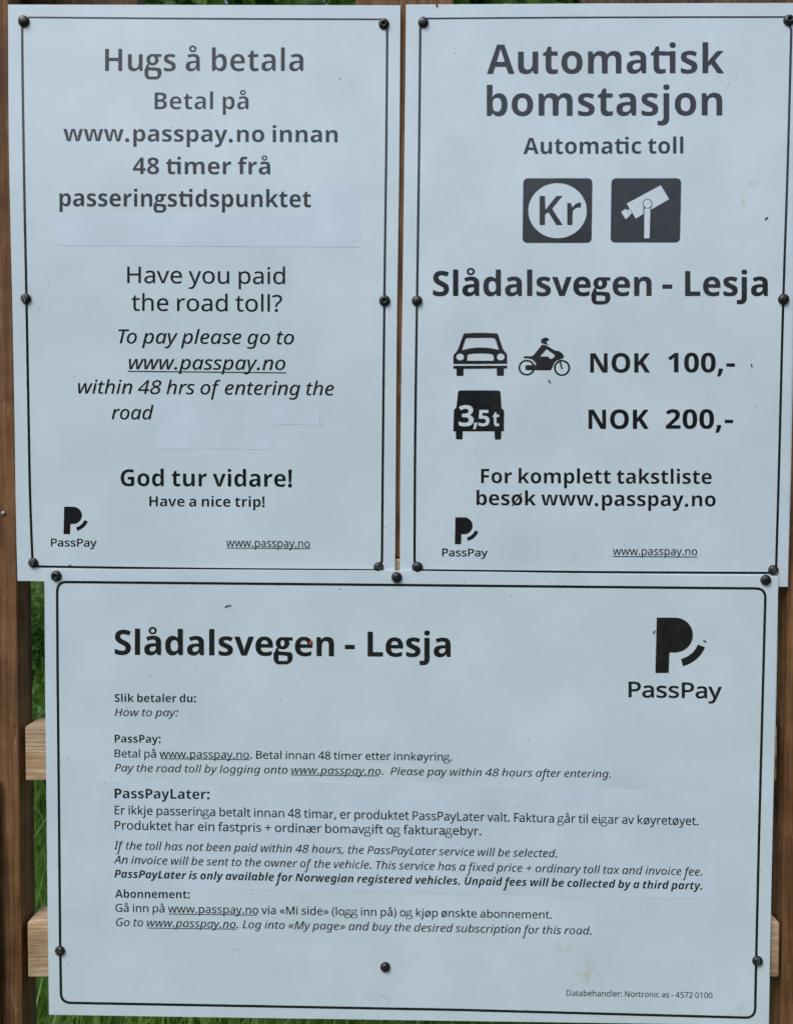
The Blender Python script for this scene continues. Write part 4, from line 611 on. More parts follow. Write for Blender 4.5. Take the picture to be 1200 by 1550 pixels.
    ('B', '0'): (801, [[399,-14,289,1,201,47,134,123,88,225,60,351,50,500,59,651,84,777,129,879,195,954,284,1000,399,1015,508,1000,596,955,664,880,711,777,740,650,749,500,741,350,715,224,670,123,604,48,515,1],[399,157,446,166,483,195,508,242,532,349,539,500,532,650,508,758,483,806,446,835,399,845,352,835,315,806,290,758,268,650,261,500,268,350,290,243,315,195,352,166]]),
    ('B', '1'): (801, [[367,0,367,578,369,674,373,777,342,747,300,709,185,616,83,744,405,1000,578,1000,578,0]]),
    ('B', '2'): (801, [[56,0,56,147,307,401,376,471,429,530,469,580,496,626,512,671,517,718,509,771,484,808,445,830,395,838,338,831,283,811,227,779,168,735,53,871,98,908,145,941,197,970,257,994,327,1009,410,1014,502,1005,579,978,642,936,688,882,717,817,727,744,719,665,694,593,654,525,599,458,530,387,448,308,319,188,319,178,755,178,755,0]]),
    ('B', '3'): (801, [[342,-14,188,0,53,41,53,220,119,192,188,171,256,158,319,154,416,164,478,193,512,241,524,304,519,343,503,375,474,400,429,418,366,429,283,433,207,433,207,595,284,595,366,600,425,613,466,633,491,660,504,693,508,730,500,777,475,813,432,836,366,843,299,837,242,819,193,794,153,770,55,916,119,954,193,986,279,1007,381,1014,477,1007,558,986,625,952,676,904,706,846,716,776,700,683,653,611,584,559,500,527,500,522,606,497,683,450,730,381,745,291,734,209,702,135,648,73,571,26,469,-4]]),
    ('B', '4'): (801, [[451,0,451,207,24,207,24,354,462,1000,657,1000,657,371,777,371,777,207,657,207,657,0],[210,371,451,371,451,541,452,619,456,705,459,758,454,758,427,703,394,648]]),
    ('B', '5'): (801, [[338,-14,261,-11,190,0,125,17,69,41,69,223,126,198,193,177,264,163,331,158,413,168,474,197,511,246,524,317,511,383,474,430,411,458,324,468,284,466,242,460,172,445,88,490,126,1000,668,1000,668,821,311,821,293,625,344,634,420,639,506,630,583,604,647,561,695,501,726,426,737,335,725,234,692,149,636,79,558,27,458,-4]]),
    ('B', '6'): (801, [[415,-14,317,-2,230,33,155,92,98,177,61,288,49,424,52,511,62,595,79,677,106,754,144,825,194,887,258,939,338,978,435,1003,550,1011,619,1009,685,1001,685,832,627,842,564,846,454,836,372,807,314,760,276,697,254,621,244,534,252,534,286,579,333,616,393,641,469,650,551,641,620,613,678,567,721,505,746,427,755,333,745,233,714,148,663,78,595,27,512,-4],[410,155,466,166,511,198,541,253,550,331,542,396,517,445,474,477,415,487,371,482,333,467,302,444,279,415,264,382,259,349,263,303,276,258,297,218,327,185,365,163]]),
    ('B', '7'): (801, [[155,0,531,822,38,822,38,1000,755,1000,755,867,377,0]]),
    ('B', '8'): (801, [[401,-14,297,-6,210,18,141,57,90,111,59,176,49,254,63,347,105,420,167,477,241,522,179,569,127,624,92,691,80,773,91,846,125,906,177,953,243,986,319,1006,401,1013,484,1006,560,986,625,953,676,906,709,846,720,772,707,690,669,624,611,571,541,528,593,498,642,463,686,423,721,376,743,322,751,259,740,182,707,115,654,60,583,20,498,-6],[401,616,445,641,485,670,512,707,521,756,512,800,487,832,448,852,399,859,352,852,313,832,287,800,279,756,288,709,315,672,355,642],[398,141,466,150,515,175,545,214,555,265,549,300,532,331,507,359,477,383,409,426,391,436,332,402,286,364,255,319,245,266,255,216,284,176,331,150]]),
    ('B', '9'): (801, [[249,-14,181,-12,115,-4,115,165,174,155,235,151,346,161,428,191,486,239,524,301,546,377,556,464,548,464,513,418,470,381,410,356,326,347,247,357,179,384,122,430,79,493,53,571,45,664,55,764,86,849,137,919,205,970,288,1001,385,1011,482,999,570,964,644,905,702,820,738,710,751,573,748,488,738,403,721,320,694,243,656,172,606,110,541,58,461,19,365,-6],[385,510,429,515,467,531,498,554,521,583,536,615,541,648,536,694,524,739,503,780,473,813,436,835,389,842,333,831,289,800,259,745,249,667,258,602,283,552,325,520]]),
}
RAW = {k: (a, [list(zip(c[0::2], c[1::2])) for c in cs]) for k, (a, cs) in GLYPHS.items()}


def area(c):
    return 0.5 * sum(c[i - 1][0] * c[i][1] - c[i][0] * c[i - 1][1] for i in range(len(c)))


def offset(contours, d):
    """grow (d > 0) or shrink an outline"""
    big = max(contours, key=lambda c: abs(area(c)))
    s = 1 if area(big) > 0 else -1
    res = []
    for c in contours:
        c = [p for i, p in enumerate(c) if (Vector(p) - Vector(c[i - 1])).length > 1]
        n = len(c)
        o = []
        for i in range(n):
            a, b, e = Vector(c[i - 1]), Vector(c[i]), Vector(c[(i + 1) % n])
            d1, d2 = (b - a).normalized(), (e - b).normalized()
            n1, n2 = Vector((d1.y, -d1.x)) * s, Vector((d2.y, -d2.x)) * s
            m = n1 + n2
            k = min(1.6, 2 / max(0.3, m.length_squared)) if m.length > 1e-3 else 0
            o.append(tuple(b + m * d * k))
        res.append(o)
    return res


def soften(contours, r):
    res = []
    for c in contours:
        n = len(c)
        o = []
        for i in range(n):
            a, b, e = Vector(c[i - 1]), Vector(c[i]), Vector(c[(i + 1) % n])
            u, w = a - b, e - b
            if u.length < 1 or w.length < 1:
                continue
            if u.angle(w) < R(140) and min(u.length, w.length) > r * 0.8:
                d = min(r, u.length * 0.45, w.length * 0.45)
                p, q = b + u.normalized() * d, b + w.normalized() * d
                o += [tuple(p), tuple((p + q) * 0.25 + b * 0.5), tuple(q)]
            else:
                o.append(tuple(b))
        res.append(o)
    return res


SLANT = math.tan(R(12))
# weight styles: source, offset
STY = {'B': ('B', -5), 'H': ('B', 4), 'K': ('B', -16), 'R': ('R', 12), 'I': ('I', 8), 'C': ('C', 0), 'S': ('R', 26), 'J': ('I', 12), 'T': ('R', 8)}
_cache = {}


def annulus(cx, cy, rx, ry, tx, ty, n=40):
    return [circle(cx, cy, rx, ry, n), circle(cx, cy, rx - tx, ry - ty, n)]


def two_storey_g(w):
    h = w * 0.70
    bowl = annulus(330, 510, 282, 252, w * 0.98, h * 0.92)
    ear = [[(330, 755), (745, 755), (745, 755 - h * 0.95), (470, 755 - h * 0.95)]]
    loop = [rounded([(0, 185), (430, 170), (735, 150), (745, -190), (560, -345), (90, -345), (-30, -210), (-40, 60)],
                    [90, 190, 260, 250, 240, 240, 170, 60]),
            rounded([(150, 170 - h), (420, 160 - h), (735 - w, 110 - h * 0.8), (735 - w, -345 + h * 1.35), (520, -345 + h), (170, -345 + h),
                     (-40 + w, -345 + h * 1.7), (-30 + w, 50)], [50, 80, 90, 60, 90, 90, 60, 50])]
    k = w * 0.75
    link = [rounded([(190, 340), (60 + k * 0.55, 240), (60 + k, 185), (240, 120), (120, 60), (30, 130), (30, 240), (110, 345)], 45)]
    return 770, [bowl, ear, loop, link]


def glyph(st, ch):
    key = (st, ch)
    if key in _cache:
        return _cache[key]
    src, d = STY[st]
    slant = 0
    layers = None
    if ch in ' ':
        _cache[key] = (310, [])
        return _cache[key]
    if ch == 'g' and st in 'BHKRST':
        w = {'K': 170, 'B': 196, 'H': 204, 'R': 118, 'T': 128, 'S': 140}[st]
        adv, layers = two_storey_g(w)
    elif (src, ch) in RAW:
        adv, c = RAW[src, ch]
        if ch == 'f' and st in 'IJC':
            c = [[(x, y) if y > 120 else (x - 0.2126 * 290, y - 290) for x, y in k] for k in c]
    elif ch in 'åø' and (src, {'å': 'a', 'ø': 'o'}[ch]) in RAW:
        adv, c = RAW[src, {'å': 'a', 'ø': 'o'}[ch]]
        xs = [p[0] for k in c for p in k]
        mx = (min(xs) + max(xs)) / 2
        bold = 1 if src in 'BC' else 0
        sl = SLANT if src in 'IC' else 0
        base = offset(c, d)
        if ch == 'å':
            layers = [base, annulus(mx + sl * 560, 985, 168, 152, 90 if bold else 62, 78 if bold else 54)]
        else:
            t = 50 if bold else 34
            layers = [base, [[(min(xs) - 10, -70), (min(xs) + 2 * t, -70), (max(xs) + 10 + sl * 300, 850), (max(xs) - 2 * t + sl * 300, 850)]]]
    else:
        adv, c = RAW['R', ch]
        if src in 'BC':
            d = 34
            adv += 60
        slant = SLANT if src in 'IC' else 0
    if layers is None:
        layers = [offset(c, d)]
    out = []
    k = 765 / (765 + 2 * d) if src == 'B' and d < 0 else 1
    for L in layers:
        L = soften(L, 26 if len(L[0]) < 70 else 0)
        L = [[(x + slant * (y - 350), (y + d) * k if k != 1 else y) for x, y in c] for c in L]
        out.append(fill(L))
    _cache[key] = (adv, out)
    return _cache[key]


def layout(text, st):
    """letters set side by side: list of (vertices, faces) per layer level"""
    lv = {}
    x = 0
    lo, hi = 1e9, -1e9
    prev = ''
    for i, ch in enumerate(text):
        kern = {'f ': 110 if st in 'IJC' else 0, 'To': -90, 'Po': -20, 'Pa': -20, 'av': -15, 'ay': -15, 'ww': -10, 'Fa': -40, 'La': 0, 'Av': -60}.get(prev + ch, 0)
        if prev == 't' and ch == 'i' and st in 'BHK':
            kern -= 28
        x += kern
        adv, layers = glyph(st, ch)
        for k, (vs, fs) in enumerate(layers):
            V, Fc = lv.setdefault(k, ([], []))
            b = len(V)
            V += [(vx + x, vy) for vx, vy in vs]
            Fc += [tuple(b + j for j in f) for f in fs]
            lo = min(lo, min(v[0] for v in vs) + x)
            hi = max(hi, max(v[0] for v in vs) + x)
        if prev == 't' and ch == 'i' and st in 'BHK':       # the ti ligature: the bar of the t runs into the i
            V, Fc = lv.setdefault(5, ([], []))
            b = len(V)
            V += [(x - 150, 752), (x - 150, 612), (x + 150, 612), (x + 150, 752)]
            Fc.append((b, b + 1, b + 2, b + 3))
        x += adv
        prev = ch
    return lv, lo, hi


def text_layers(text, st, x0, x1, y0, y1, cap, m=None):
    lv, lo, hi = layout(text, st)
    sx = (x1 - x0) / (hi - lo)
    out = []
    for k in sorted(lv):
        V, Fc = lv[k]
        vv = []
        for vx, vy in V:
            X = x0 + (vx - lo) * sx
            vv.append((X, y0 + (y1 - y0) * (X - x0) / (x1 - x0) - vy * cap / 1000))
        out.append((vv, Fc, m or M_INK))
    return out


def sign_text(sign, Y, text, st, x0, x1, y0, y1, cap, label=None, under=None):
    o = print_on('lettering', text_layers(text, st, x0, x1, y0, y1, cap), Y, sign, label)
    if under:
        ux0, ux1, uy0, uy1, w = under
        u = print_on('underline', [ribbon([(ux0, uy0), (ux1, uy1)], w)], Y - 0.0003, o)
    return o


# ------------------------------------------------------------------ the timber stand
Y_TOP, Y_LOW = 0.0, -0.0036         # front faces of the upper signs and of the lower one that overlaps them
Y_BACK = 0.0032
stand = empty('timber_stand', (0, 0.05, 0), 'brown stained timber stand with pale new cross rails carrying the three signs', 'sign stand')


def xw(px, Y, py=775):
    return P(px, py, Y).x


def zw(py, Y):
    return P(600, py, Y).z


Yp = 0.006
box('post', xw(-110, Yp), xw(26, Yp, 950), Yp, Yp + 0.036, -0.3, 2.36, M_STAIN, stand)
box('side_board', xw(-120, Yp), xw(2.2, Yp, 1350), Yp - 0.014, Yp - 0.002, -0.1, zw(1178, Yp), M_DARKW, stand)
box('post', xw(1190.5, Yp, 950), xw(1320, Yp), Yp, Yp + 0.036, -0.3, 2.36, M_STAIN, stand)
Yb = Y_BACK + 0.049
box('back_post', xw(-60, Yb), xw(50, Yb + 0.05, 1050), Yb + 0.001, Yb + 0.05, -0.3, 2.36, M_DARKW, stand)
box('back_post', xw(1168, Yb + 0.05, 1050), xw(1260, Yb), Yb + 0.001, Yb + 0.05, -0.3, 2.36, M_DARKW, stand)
cx0, cx1 = xw(538, Y_BACK, 5), xw(686, Y_BACK, 5)
box('centre_post', cx0, cx1, Y_BACK + 0.001, Y_BACK + 0.047, zw(844, Y_BACK), 2.36, M_STAIN, stand)
for (t, b_, xl, xr) in ((25, 110, 27, 1186), (410, 500, 29, 1184)):        # stained rails butting against the centre post
    yc = (t + b_) / 2
    for (u, w) in ((xw(xl, Y_BACK, yc), cx0 - 0.001), (cx1 + 0.001, xw(xr, Y_BACK, yc))):
        box('cross_rail', u, w, Y_BACK, Y_BACK + 0.048, zw(b_, Y_BACK), zw(t, Y_BACK), M_STAINX, stand, 0.0025)
for (t, b_, xl, xr) in ((846, 930, 90, 1150), (1100, 1182, 38, 1176), (1397, 1480, 41.5, 1179.5)):
    yc = (t + b_) / 2
    box('cross_rail', xw(xl, Y_BACK, yc), xw(xr, Y_BACK, yc), Y_BACK, Y_BACK + 0.048, zw(b_, Y_BACK), zw(t, Y_BACK), M_PALE, stand, 0.0025)
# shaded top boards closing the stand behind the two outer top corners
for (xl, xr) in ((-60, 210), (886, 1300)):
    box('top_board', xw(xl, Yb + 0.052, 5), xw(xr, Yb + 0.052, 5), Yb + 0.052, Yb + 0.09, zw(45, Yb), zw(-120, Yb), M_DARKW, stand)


def lathe(prof, n=24):
    vs, fs = [], []
    for r, h in prof:
        for i in range(n):
            a = 2 * math.pi * i / n
            vs.append((r * math.cos(a), -h, r * math.sin(a)))
    for k in range(len(prof) - 1):
        for i in range(n):
            j = (i + 1) % n
            fs.append((k * n + i, k * n + j, (k + 1) * n + j, (k + 1) * n + i))
    fs.append(tuple(range((len(prof) - 1) * n, len(prof) * n)))
    return vs, fs


def screw_mesh(name, r, h, recess, m):
    prof = [(r, 0), (r * 1.0, h * 0.12), (r * 0.97, h * 0.3), (r * 0.88, h * 0.62), (r * 0.70, h * 0.88), (r * 0.48, h)]
    if recess:
        prof += [(r * 0.36, h), (r * 0.34, h * 0.35), (0.0001, h * 0.3)]
    else:
        prof += [(r * 0.2, h * 1.05), (0.0001, h * 1.06)]
    vs, fs = lathe(prof)
    me = bpy.data.meshes.new(name)
    me.from_pydata(vs, [], fs)
    me.materials.append(m)
    me.polygons.foreach_set('use_smooth', [True] * len(me.polygons))
    bm = bmesh.new()
    bm.from_mesh(me)
    bmesh.ops.recalc_face_normals(bm, faces=bm.faces[:])
    bm.to_mesh(me)
    bm.free()
    return me


SCREW_A = screw_mesh('screw_head', 0.0066, 0.0042, True, M_SCREW)
SCREW_C = screw_mesh('screw_head_slotted', 0.0066, 0.0040, False, M_SCREW)
SCREW_C.materials.append(M_ZINC)
bm = bmesh.new()
bm.from_mesh(SCREW_C)
for v0 in (-0.0013, 0.0013):
    sl = bmesh.ops.create_cube(bm, size=1.0, matrix=Matrix.Translation((v0, -0.0039, 0)) @ Matrix.Diagonal((0.0006, 0.0012, 0.0092, 1)))
    for f in {f for q in sl['verts'] for f in q.link_faces}:
        f.material_index = 1
bm.to_mesh(SCREW_C)
bm.free()
SCREW_B = screw_mesh('screw_head_plain', 0.0066, 0.0046, False, M_SCREW)
BOLT = screw_mesh('bolt_head', 0.0038, 0.003, False, M_ZINC)


def put(name, me, px, py, Y, parent, s=1.0, tilt=(0, 0, 0)):
    o = bpy.data.objects.new(name, me)
    COL.objects.link(o)
    o.parent = parent
    o.location = P(px, py, Y) - Vector(parent.location)
    o.rotation_euler = tilt
    o.scale = (s, s, s)
    return o


def screws(sign, Y, spots):
    for i, (x, y) in enumerate(spots):
        put('screw', random.choice((SCREW_A, SCREW_B, SCREW_B, SCREW_C)), x, y, Y, sign, random.uniform(1.06, 1.17),
            (R(random.uniform(-7, 7)), R(random.uniform(0, 360)), R(random.uniform(-7, 7))))


put('bolt', BOLT, 5.5, 777, Yp, stand, 0.9)
for (py, q, side, s_) in ((1510, 0.018, -1, 1.1), (1222, 0.014, -1, 1.6), (1270, 0.02, 1, 1.5)):      # bolts in the inner sides of the back posts
    b_ = put('bolt', BOLT, 600, py, Yb + q, stand, s_, (0, 0, R(90) * -side))
    b_.location.x = xw(50, Yb + 0.05, 1050) if side < 0 else xw(1168, Yb + 0.05, 1050)

# ------------------------------------------------------------------ left sign
left = empty('notice_sign', P(300, 878, Y_TOP), 'tall white sign at upper left with black print about paying the road toll', 'sign')
slab('panel', bezier([(12, 6), (13, 200), (15, 310), (19, 480), (22, 640), (24, 780), (26.5, 879)], 3)
     + bezier([(27, 879.5), (300, 884), (597, 888)], 2)
     + bezier([(597.5, 887), (598.5, 780), (600, 560), (602, 400), (604.5, 230), (606, 7)], 3), Y_TOP, 0.003, M_PANEL, left, 0.0003)
bl = bezier([(33.5, 36), (34.5, 140), (37, 300), (40, 450), (43, 620), (45.5, 750), (49, 846)], 6)
bb = bezier([(56, 857.5), (300, 861), (568, 863.3)], 6)
br = bezier([(578, 850), (580, 620), (582.3, 400), (584.6, 220), (586, 44)], 6)
bt = bezier([(578, 28.5), (300, 27.5), (44, 25.5)], 6)
print_on('border_line', [ribbon(bl + bb + br + bt, [3.8] * len(bl) + [3.5] * len(bb) + [3.7] * len(br) + [2.7] * len(bt), True)], Y_TOP, left)
SY = Y_TOP - 0.0001
# overlaid repair stickers
def sticker(sign, Y, pts, label):
    o = slab('sticker', pts, Y - 0.0002, 0.00016, M_STICK, sign, 0.00004)
    o['label'] = label
    return o
sticker(left, Y_TOP, [(84, 323), (471, 323), (471, 276), (545.5, 277), (545.5, 374), (84, 371)], 'pale L shaped patch sticker under the bold lines')
sticker(left, Y_TOP, [(238, 604), (484, 607), (484, 643), (415, 642.6), (415, 680.5), (236, 679)], 'pale stepped patch sticker beside the word road')
ST = 'lettering reading '
for a in (('Hugs å betala', 'K', 159, 459, 106.8, 106.8, 33.3, 'large bold words Hugs å betala, greyed by reflection'),
          ('Betal på', 'K', 234, 376, 164.6, 164.6, 25, None),
          ('www.passpay.no innan', 'B', 96, 511, 213, 215, 24.3, None),
          ('48 timer frå', 'B', 201, 409, 263, 263.5, 25, None),
          ('passeringstidspunktet', 'B', 90, 470.5, 311.7, 313.3, 25.6, None),
          ('Have you paid', 'T', 192.5, 431.5, 428, 429.7, 24.9, None),
          ('the road toll?', 'T', 199, 427, 470, 471.6, 25.2, None),
          ('To pay please go to', 'J', 179, 445, 519.4, 521, 21, None),
          ('within 48 hrs of entering the', 'J', 118, 505.5, 595.3, 598.3, 20.6, None),
          ('road', 'J', 169, 232.5, 634.5, 634.8, 20.6, None),
          ('God tur vidare!', 'B', 182.5, 442, 735.7, 736.8, 25.2, 'bold words God tur vidare'),
          ('Have a nice trip!', 'B', 226, 400.5, 766.4, 767.3, 15.4, None)):
    sign_text(left, Y_TOP, a[0], a[1], a[2], a[3], a[4], a[5], a[6], a[7])
sign_text(left, Y_TOP, 'www.passpay.no', 'J', 195, 432, 558.6, 559.8, 20.6, None, (193, 433, 561.6, 564, 1.3))
sign_text(left, Y_TOP, 'www.passpay.no', 'R', 342.5, 469, 827.6, 829, 12.2, None, (342, 470, 829.4, 830.4, 1.0))


def logo(sign, Y, sx, sy, ox, oy, tx0, tx1, ty0, ty1, cap, st):
    """the P emblem, drawn from the large one; placed with its top left corner at ox, oy"""
    o = print_on('logo', [shape([[((x - 993.5) * sx + ox, (y - 935) * sy + oy) for x, y in c] for c in cs]) for cs in LOGO], Y, sign)
    print_on('logo_lettering', text_layers('PassPay', st, tx0, tx1, ty0, ty1, cap), Y, o)
    return o


def arc(cx, cy, rx, ry, a0, a1, n=14):
    return [(cx + rx * math.cos(R(a0 + (a1 - a0) * i / n)), cy + ry * math.sin(R(a0 + (a1 - a0) * i / n))) for i in range(n + 1)]


LOGO = [[[(993.7, 935), (1020, 935)] + arc(1021.5, 961.5, 27, 26.5, -88, 88, 22) + [(1013, 988), (1012, 1019), (991.7, 1019)]],
        [arc(1021.5, 962, 37.2, 36.7, 22, 76, 14) + arc(1021.5, 962, 49, 48, 76, 22, 14)]]
logo(left, Y_TOP, 0.49, 0.495, 97, 767, 77, 146.5, 827, 827.4, 11.6, 'S')
screws(left, Y_TOP, [(36.5, 32), (581, 36), (39.5, 452), (582, 455), (50.5, 852), (573, 858.5)])

# ------------------------------------------------------------------ right sign
right = empty('price_sign', P(900, 880, Y_TOP), 'tall white sign at upper right with toll prices, vehicle symbols and camera symbol', 'sign')
slab('panel', bezier([(614.5, 6), (613, 150), (610, 380), (607.5, 560), (605.8, 700), (605, 884)], 3)
     + bezier([(606, 885.5), (900, 887), (1192, 888.5)], 2)
     + bezier([(1192.5, 888), (1196, 760), (1199, 620), (1202, 440), (1206, 200), (1209, 4)], 3)
     + bezier([(1208, 3.5), (930, 4.2), (760, 5.2), (616, 6)], 2), Y_TOP, 0.003, M_PANEL_R, right)
bl = bezier([(636, 40), (634.5, 200), (632, 390), (629.5, 560), (628, 700), (627.3, 850)], 6)
bb = bezier([(636, 863.3), (900, 866), (1165, 867.3)], 6)
br = bezier([(1174.5, 858), (1179, 700), (1183.5, 520), (1187, 400), (1192, 250), (1197.5, 45)], 6)
bt = bezier([(1190, 25), (900, 25.6), (646, 27.3)], 6)
print_on('border_line', [ribbon(bl + bb + br + bt, [3.8] * len(bl) + [3.5] * len(bb) + [3.7] * len(br) + [2.7] * len(bt), True)], Y_TOP, right)
for a in (('Automatisk', 'B', 737, 1095.5, 111.3, 110.2, 44.2, 'largest bold word Automatisk, greyed by reflection'),
          ('bomstasjon', 'B', 736.5, 1093, 175, 174.2, 44.4, 'largest bold word bomstasjon, greyed by reflection'),
          ('Automatic toll', 'B', 792, 1034, 232.6, 231.9, 24.3, None),
          ('Slådalsvegen - Lesja', 'H', 655, 1162, 447.7, 447.6, 37.6, 'bold road name Slådalsvegen - Lesja on the price sign'),
          ('NOK', 'H', 893, 983.5, 563.7, 563.7, 29.2, None), ('100,-', 'H', 1011, 1112, 563.4, 563.4, 29.4, 'price 100,-'),
          ('NOK', 'H', 890.5, 981.5, 649, 649, 29, None), ('200,-', 'H', 1007.5, 1109.5, 648.8, 648.8, 29.2, 'price 200,-'),
          ('For komplett takstliste', 'B', 728, 1077, 731.3, 732.5, 21.6, None),
          ('besøk www.passpay.no', 'B', 721, 1083, 764.5, 766.6, 21.6, None)):
    sign_text(right, Y_TOP, *a)
sign_text(right, Y_TOP, 'www.passpay.no', 'R', 927.5, 1055, 840, 840.3, 11.6, None, (927, 1055, 842.2, 843, 1.1))
logo(right, Y_TOP, 0.475, 0.487, 689, 783, 669, 738, 842, 842.3, 11.4, 'S')

# currency square
o = print_on('currency_symbol', [shape([rounded([(791.8, 269.3), (896.6, 269.3), (895.2, 367.3), (790.6, 367.3)], 8),
                                        circle(843.6, 318.4, 44.3, 41.8)])], Y_TOP, right, 'black square symbol with Kr in a white circle')
print_on('currency_lettering', text_layers('Kr', 'K', 816.5, 879.5, 340.2, 340.2, 43.6), Y_TOP, o)


def CP(x, y):
    return (900 + x / 3.873, y / 3.873)


body = [CP(187, 1192), CP(387, 1084), CP(436, 1166), CP(240, 1279)]
cl = [shape([rounded([(925.2, 269.3), (1031, 269.3), (1029, 366.8), (923.8, 366.8)], 8)]),
      shape([body], M_PANEL_R),
      shape([[CP(154, 1240), CP(183, 1222), CP(206, 1262), CP(181, 1284)]], M_PANEL_R),
      shape([[CP(190, 1231), CP(203, 1223), CP(217, 1248), CP(205, 1259)]], M_PANEL_R),
      shape([[CP(285, 1212), CP(331, 1212), CP(328, 1300), CP(285, 1300)]], M_INK),
      shape([circle(*CP(309, 1193), 7.5)], M_INK),
      shape([circle(*CP(309, 1193), 6.3)], M_PANEL_R),
      shape([[CP(291, 1220), CP(326, 1220), CP(321, 1395), CP(289, 1395)]], M_PANEL_R)]
print_on('camera_symbol', cl, Y_TOP, right, 'black square symbol with a white surveillance camera on a pole')


def KP(x, y):
    return (670 + x / 8.155, 490 + y / 8.155)


def K(l):
    return [KP(*p) for p in l]


car = [shape([rounded(K([(258, 118), (465, 108), (678, 118), (745, 320), (795, 375), (795, 493), (130, 496), (130, 385), (182, 330)]),
                      [2, 20, 2, 4, 3, 0.6, 0.6, 3, 4]),
              rounded(K([(285, 174), (645, 174), (692, 320), (590, 298), (465, 289), (340, 300), (238, 325)]), [4, 4, .5, 8, 8, 8, .5]),
              circle(*KP(214, 408), 48 / 8.155, 42 / 8.155), circle(*KP(715, 408), 47 / 8.155, 42 / 8.155),
              rounded(K([(303, 375), (465, 362), (628, 375), (628, 455), (303, 455)]), [6, 12, 6, 1.2, 1.2])]),
       shape([rounded(K([(130, 518), (795, 516), (795, 552), (757, 552), (753, 642), (667, 642), (667, 552), (258, 555), (256, 642), (170, 642),
                         (168, 555), (130, 552)]), 0.8)])]
print_on('car_symbol', car, Y_TOP, right, 'black symbol of a car seen from the front')
van = [shape([rounded(K([(190, 822), (462, 820), (712, 822), (725, 1040), (758, 1070), (754, 1328), (724, 1328), (720, 1430), (642, 1430),
                         (638, 1328), (246, 1328), (243, 1428), (163, 1428), (160, 1328), (130, 1328), (137, 1060), (168, 1035)]),
                      [4, 0, 4, 2, 2, .5, .5, 2, 2, .5, .5, 2, 2, .5, .5, 2, 2])])]
o = print_on('lorry_symbol', van, Y_TOP, right, 'black symbol of a lorry seen from the front marked 3,5t')
vt = text_layers('3', 'H', KP(197, 0)[0], KP(383, 0)[0], KP(0, 1262)[1], KP(0, 1262)[1], 31.2, M_PANEL_R) \
    + text_layers(',', 'B', KP(375, 0)[0], KP(427, 0)[0], KP(0, 1258)[1], KP(0, 1258)[1], 25, M_PANEL_R) \
    + text_layers('5', 'H', KP(440, 0)[0], KP(577, 0)[0], KP(0, 1262)[1], KP(0, 1262)[1], 24.3, M_PANEL_R) \
    + text_layers('t', 'H', KP(615, 0)[0], KP(697, 0)[0], KP(0, 1262)[1], KP(0, 1262)[1], 22.5, M_PANEL_R)
print_on('weight_lettering', vt, Y_TOP - 0.0003, o)


def BP(x, y):
    return (780 + x / 12, 480 + y / 12)


def Bq(l):
    return [BP(*p) for p in l]


moto = [shape([rounded(Bq([(150, 708), (300, 708), (330, 685), (480, 500), (540, 500), (720, 605), (790, 612), (850, 655), (888, 715), (860, 750),
                           (790, 770), (730, 800), (695, 850), (668, 920), (640, 966), (195, 962), (178, 940), (180, 885), (200, 870), (305, 868),
                           (385, 868), (350, 810), (300, 765), (230, 748), (150, 746)]), 0.9, 3),
               rounded(Bq([(565, 580), (722, 690), (690, 735), (640, 762), (590, 712), (448, 712)]), 0.8, 3)]),
        shape([circle(*BP(205, 915), 152 / 12, 144 / 12), circle(*BP(203, 915), 116 / 12, 112 / 12)]),
        shape([circle(*BP(845, 920), 148 / 12, 146 / 12), circle(*BP(845, 920), 113 / 12, 116 / 12)]),
        shape([Bq([(785, 770), (815, 770), (858, 938), (832, 945)])]),
        shape([rounded(Bq([(460, 440), (475, 395), (540, 365), (590, 380), (616, 412), (575, 430), (562, 455), (575, 478), (618, 508), (560, 492),
                           (500, 474), (470, 472)]), 0.7, 3)])]
print_on('motorcycle_symbol', moto, Y_TOP, right, 'black symbol of a motorcycle with a rider')
screws(right, Y_TOP, [(640.5, 33.5), (1193.5, 30.5), (631, 455), (1185.5, 453), (631.5, 858.5), (1170, 863)])

# ------------------------------------------------------------------ lower sign
low = empty('information_sign', P(620, 1530, Y_LOW), 'wide white sign across the bottom with small print on how to pay', 'sign')
slab('panel', bezier([(67, 861), (68.3, 1050), (70, 1200), (72, 1380), (74, 1536)], 3)
     + bezier([(75, 1537), (330, 1541), (700, 1546.5), (1163, 1553)], 2)
     + bezier([(1163.8, 1552), (1166.5, 1400), (1171, 1200), (1175, 1050), (1178, 873)], 3)
     + bezier([(1177, 872), (900, 868.5), (600, 864), (68, 861)], 2), Y_LOW, 0.003, M_PANEL_L, low)
ring = rounded([(86.5, 881), (600, 885.6), (1158.5, 891), (1154, 1060), (1149, 1250), (1145, 1420), (1142.5, 1541.5),
                (700, 1529.5), (400, 1524), (92.5, 1518.5), (91, 1430), (89, 1200), (87, 1000)], [15, 0, 15, 0, 0, 0, 15, 0, 0, 15, 0, 0, 0], 8)
print_on('border_line', [ribbon(ring, 3.9, True)], Y_LOW, low)
sticker(low, Y_LOW, [(147, 1182), (620, 1185), (1088, 1201), (1084, 1362), (600, 1352), (147, 1343)], 'large pale patch sticker over the small print')
YS = Y_LOW - 0.00022
for a in (('Slådalsvegen - Lesja', 'H', 173.5, 682, 991.3, 994.7, 37.5, 'bold road name Slådalsvegen - Lesja on the wide sign'),
          ('Slik betaler du:', 'B', 173.5, 296.5, 1062.8, 1063.3, 12, None),
          ('How to pay:', 'I', 173.5, 270, 1084.2, 1084.6, 11.6, None),
          ('PassPay:', 'B', 173.5, 243, 1124.3, 1124.6, 11.8, None)):
    sign_text(low, Y_LOW, *a)
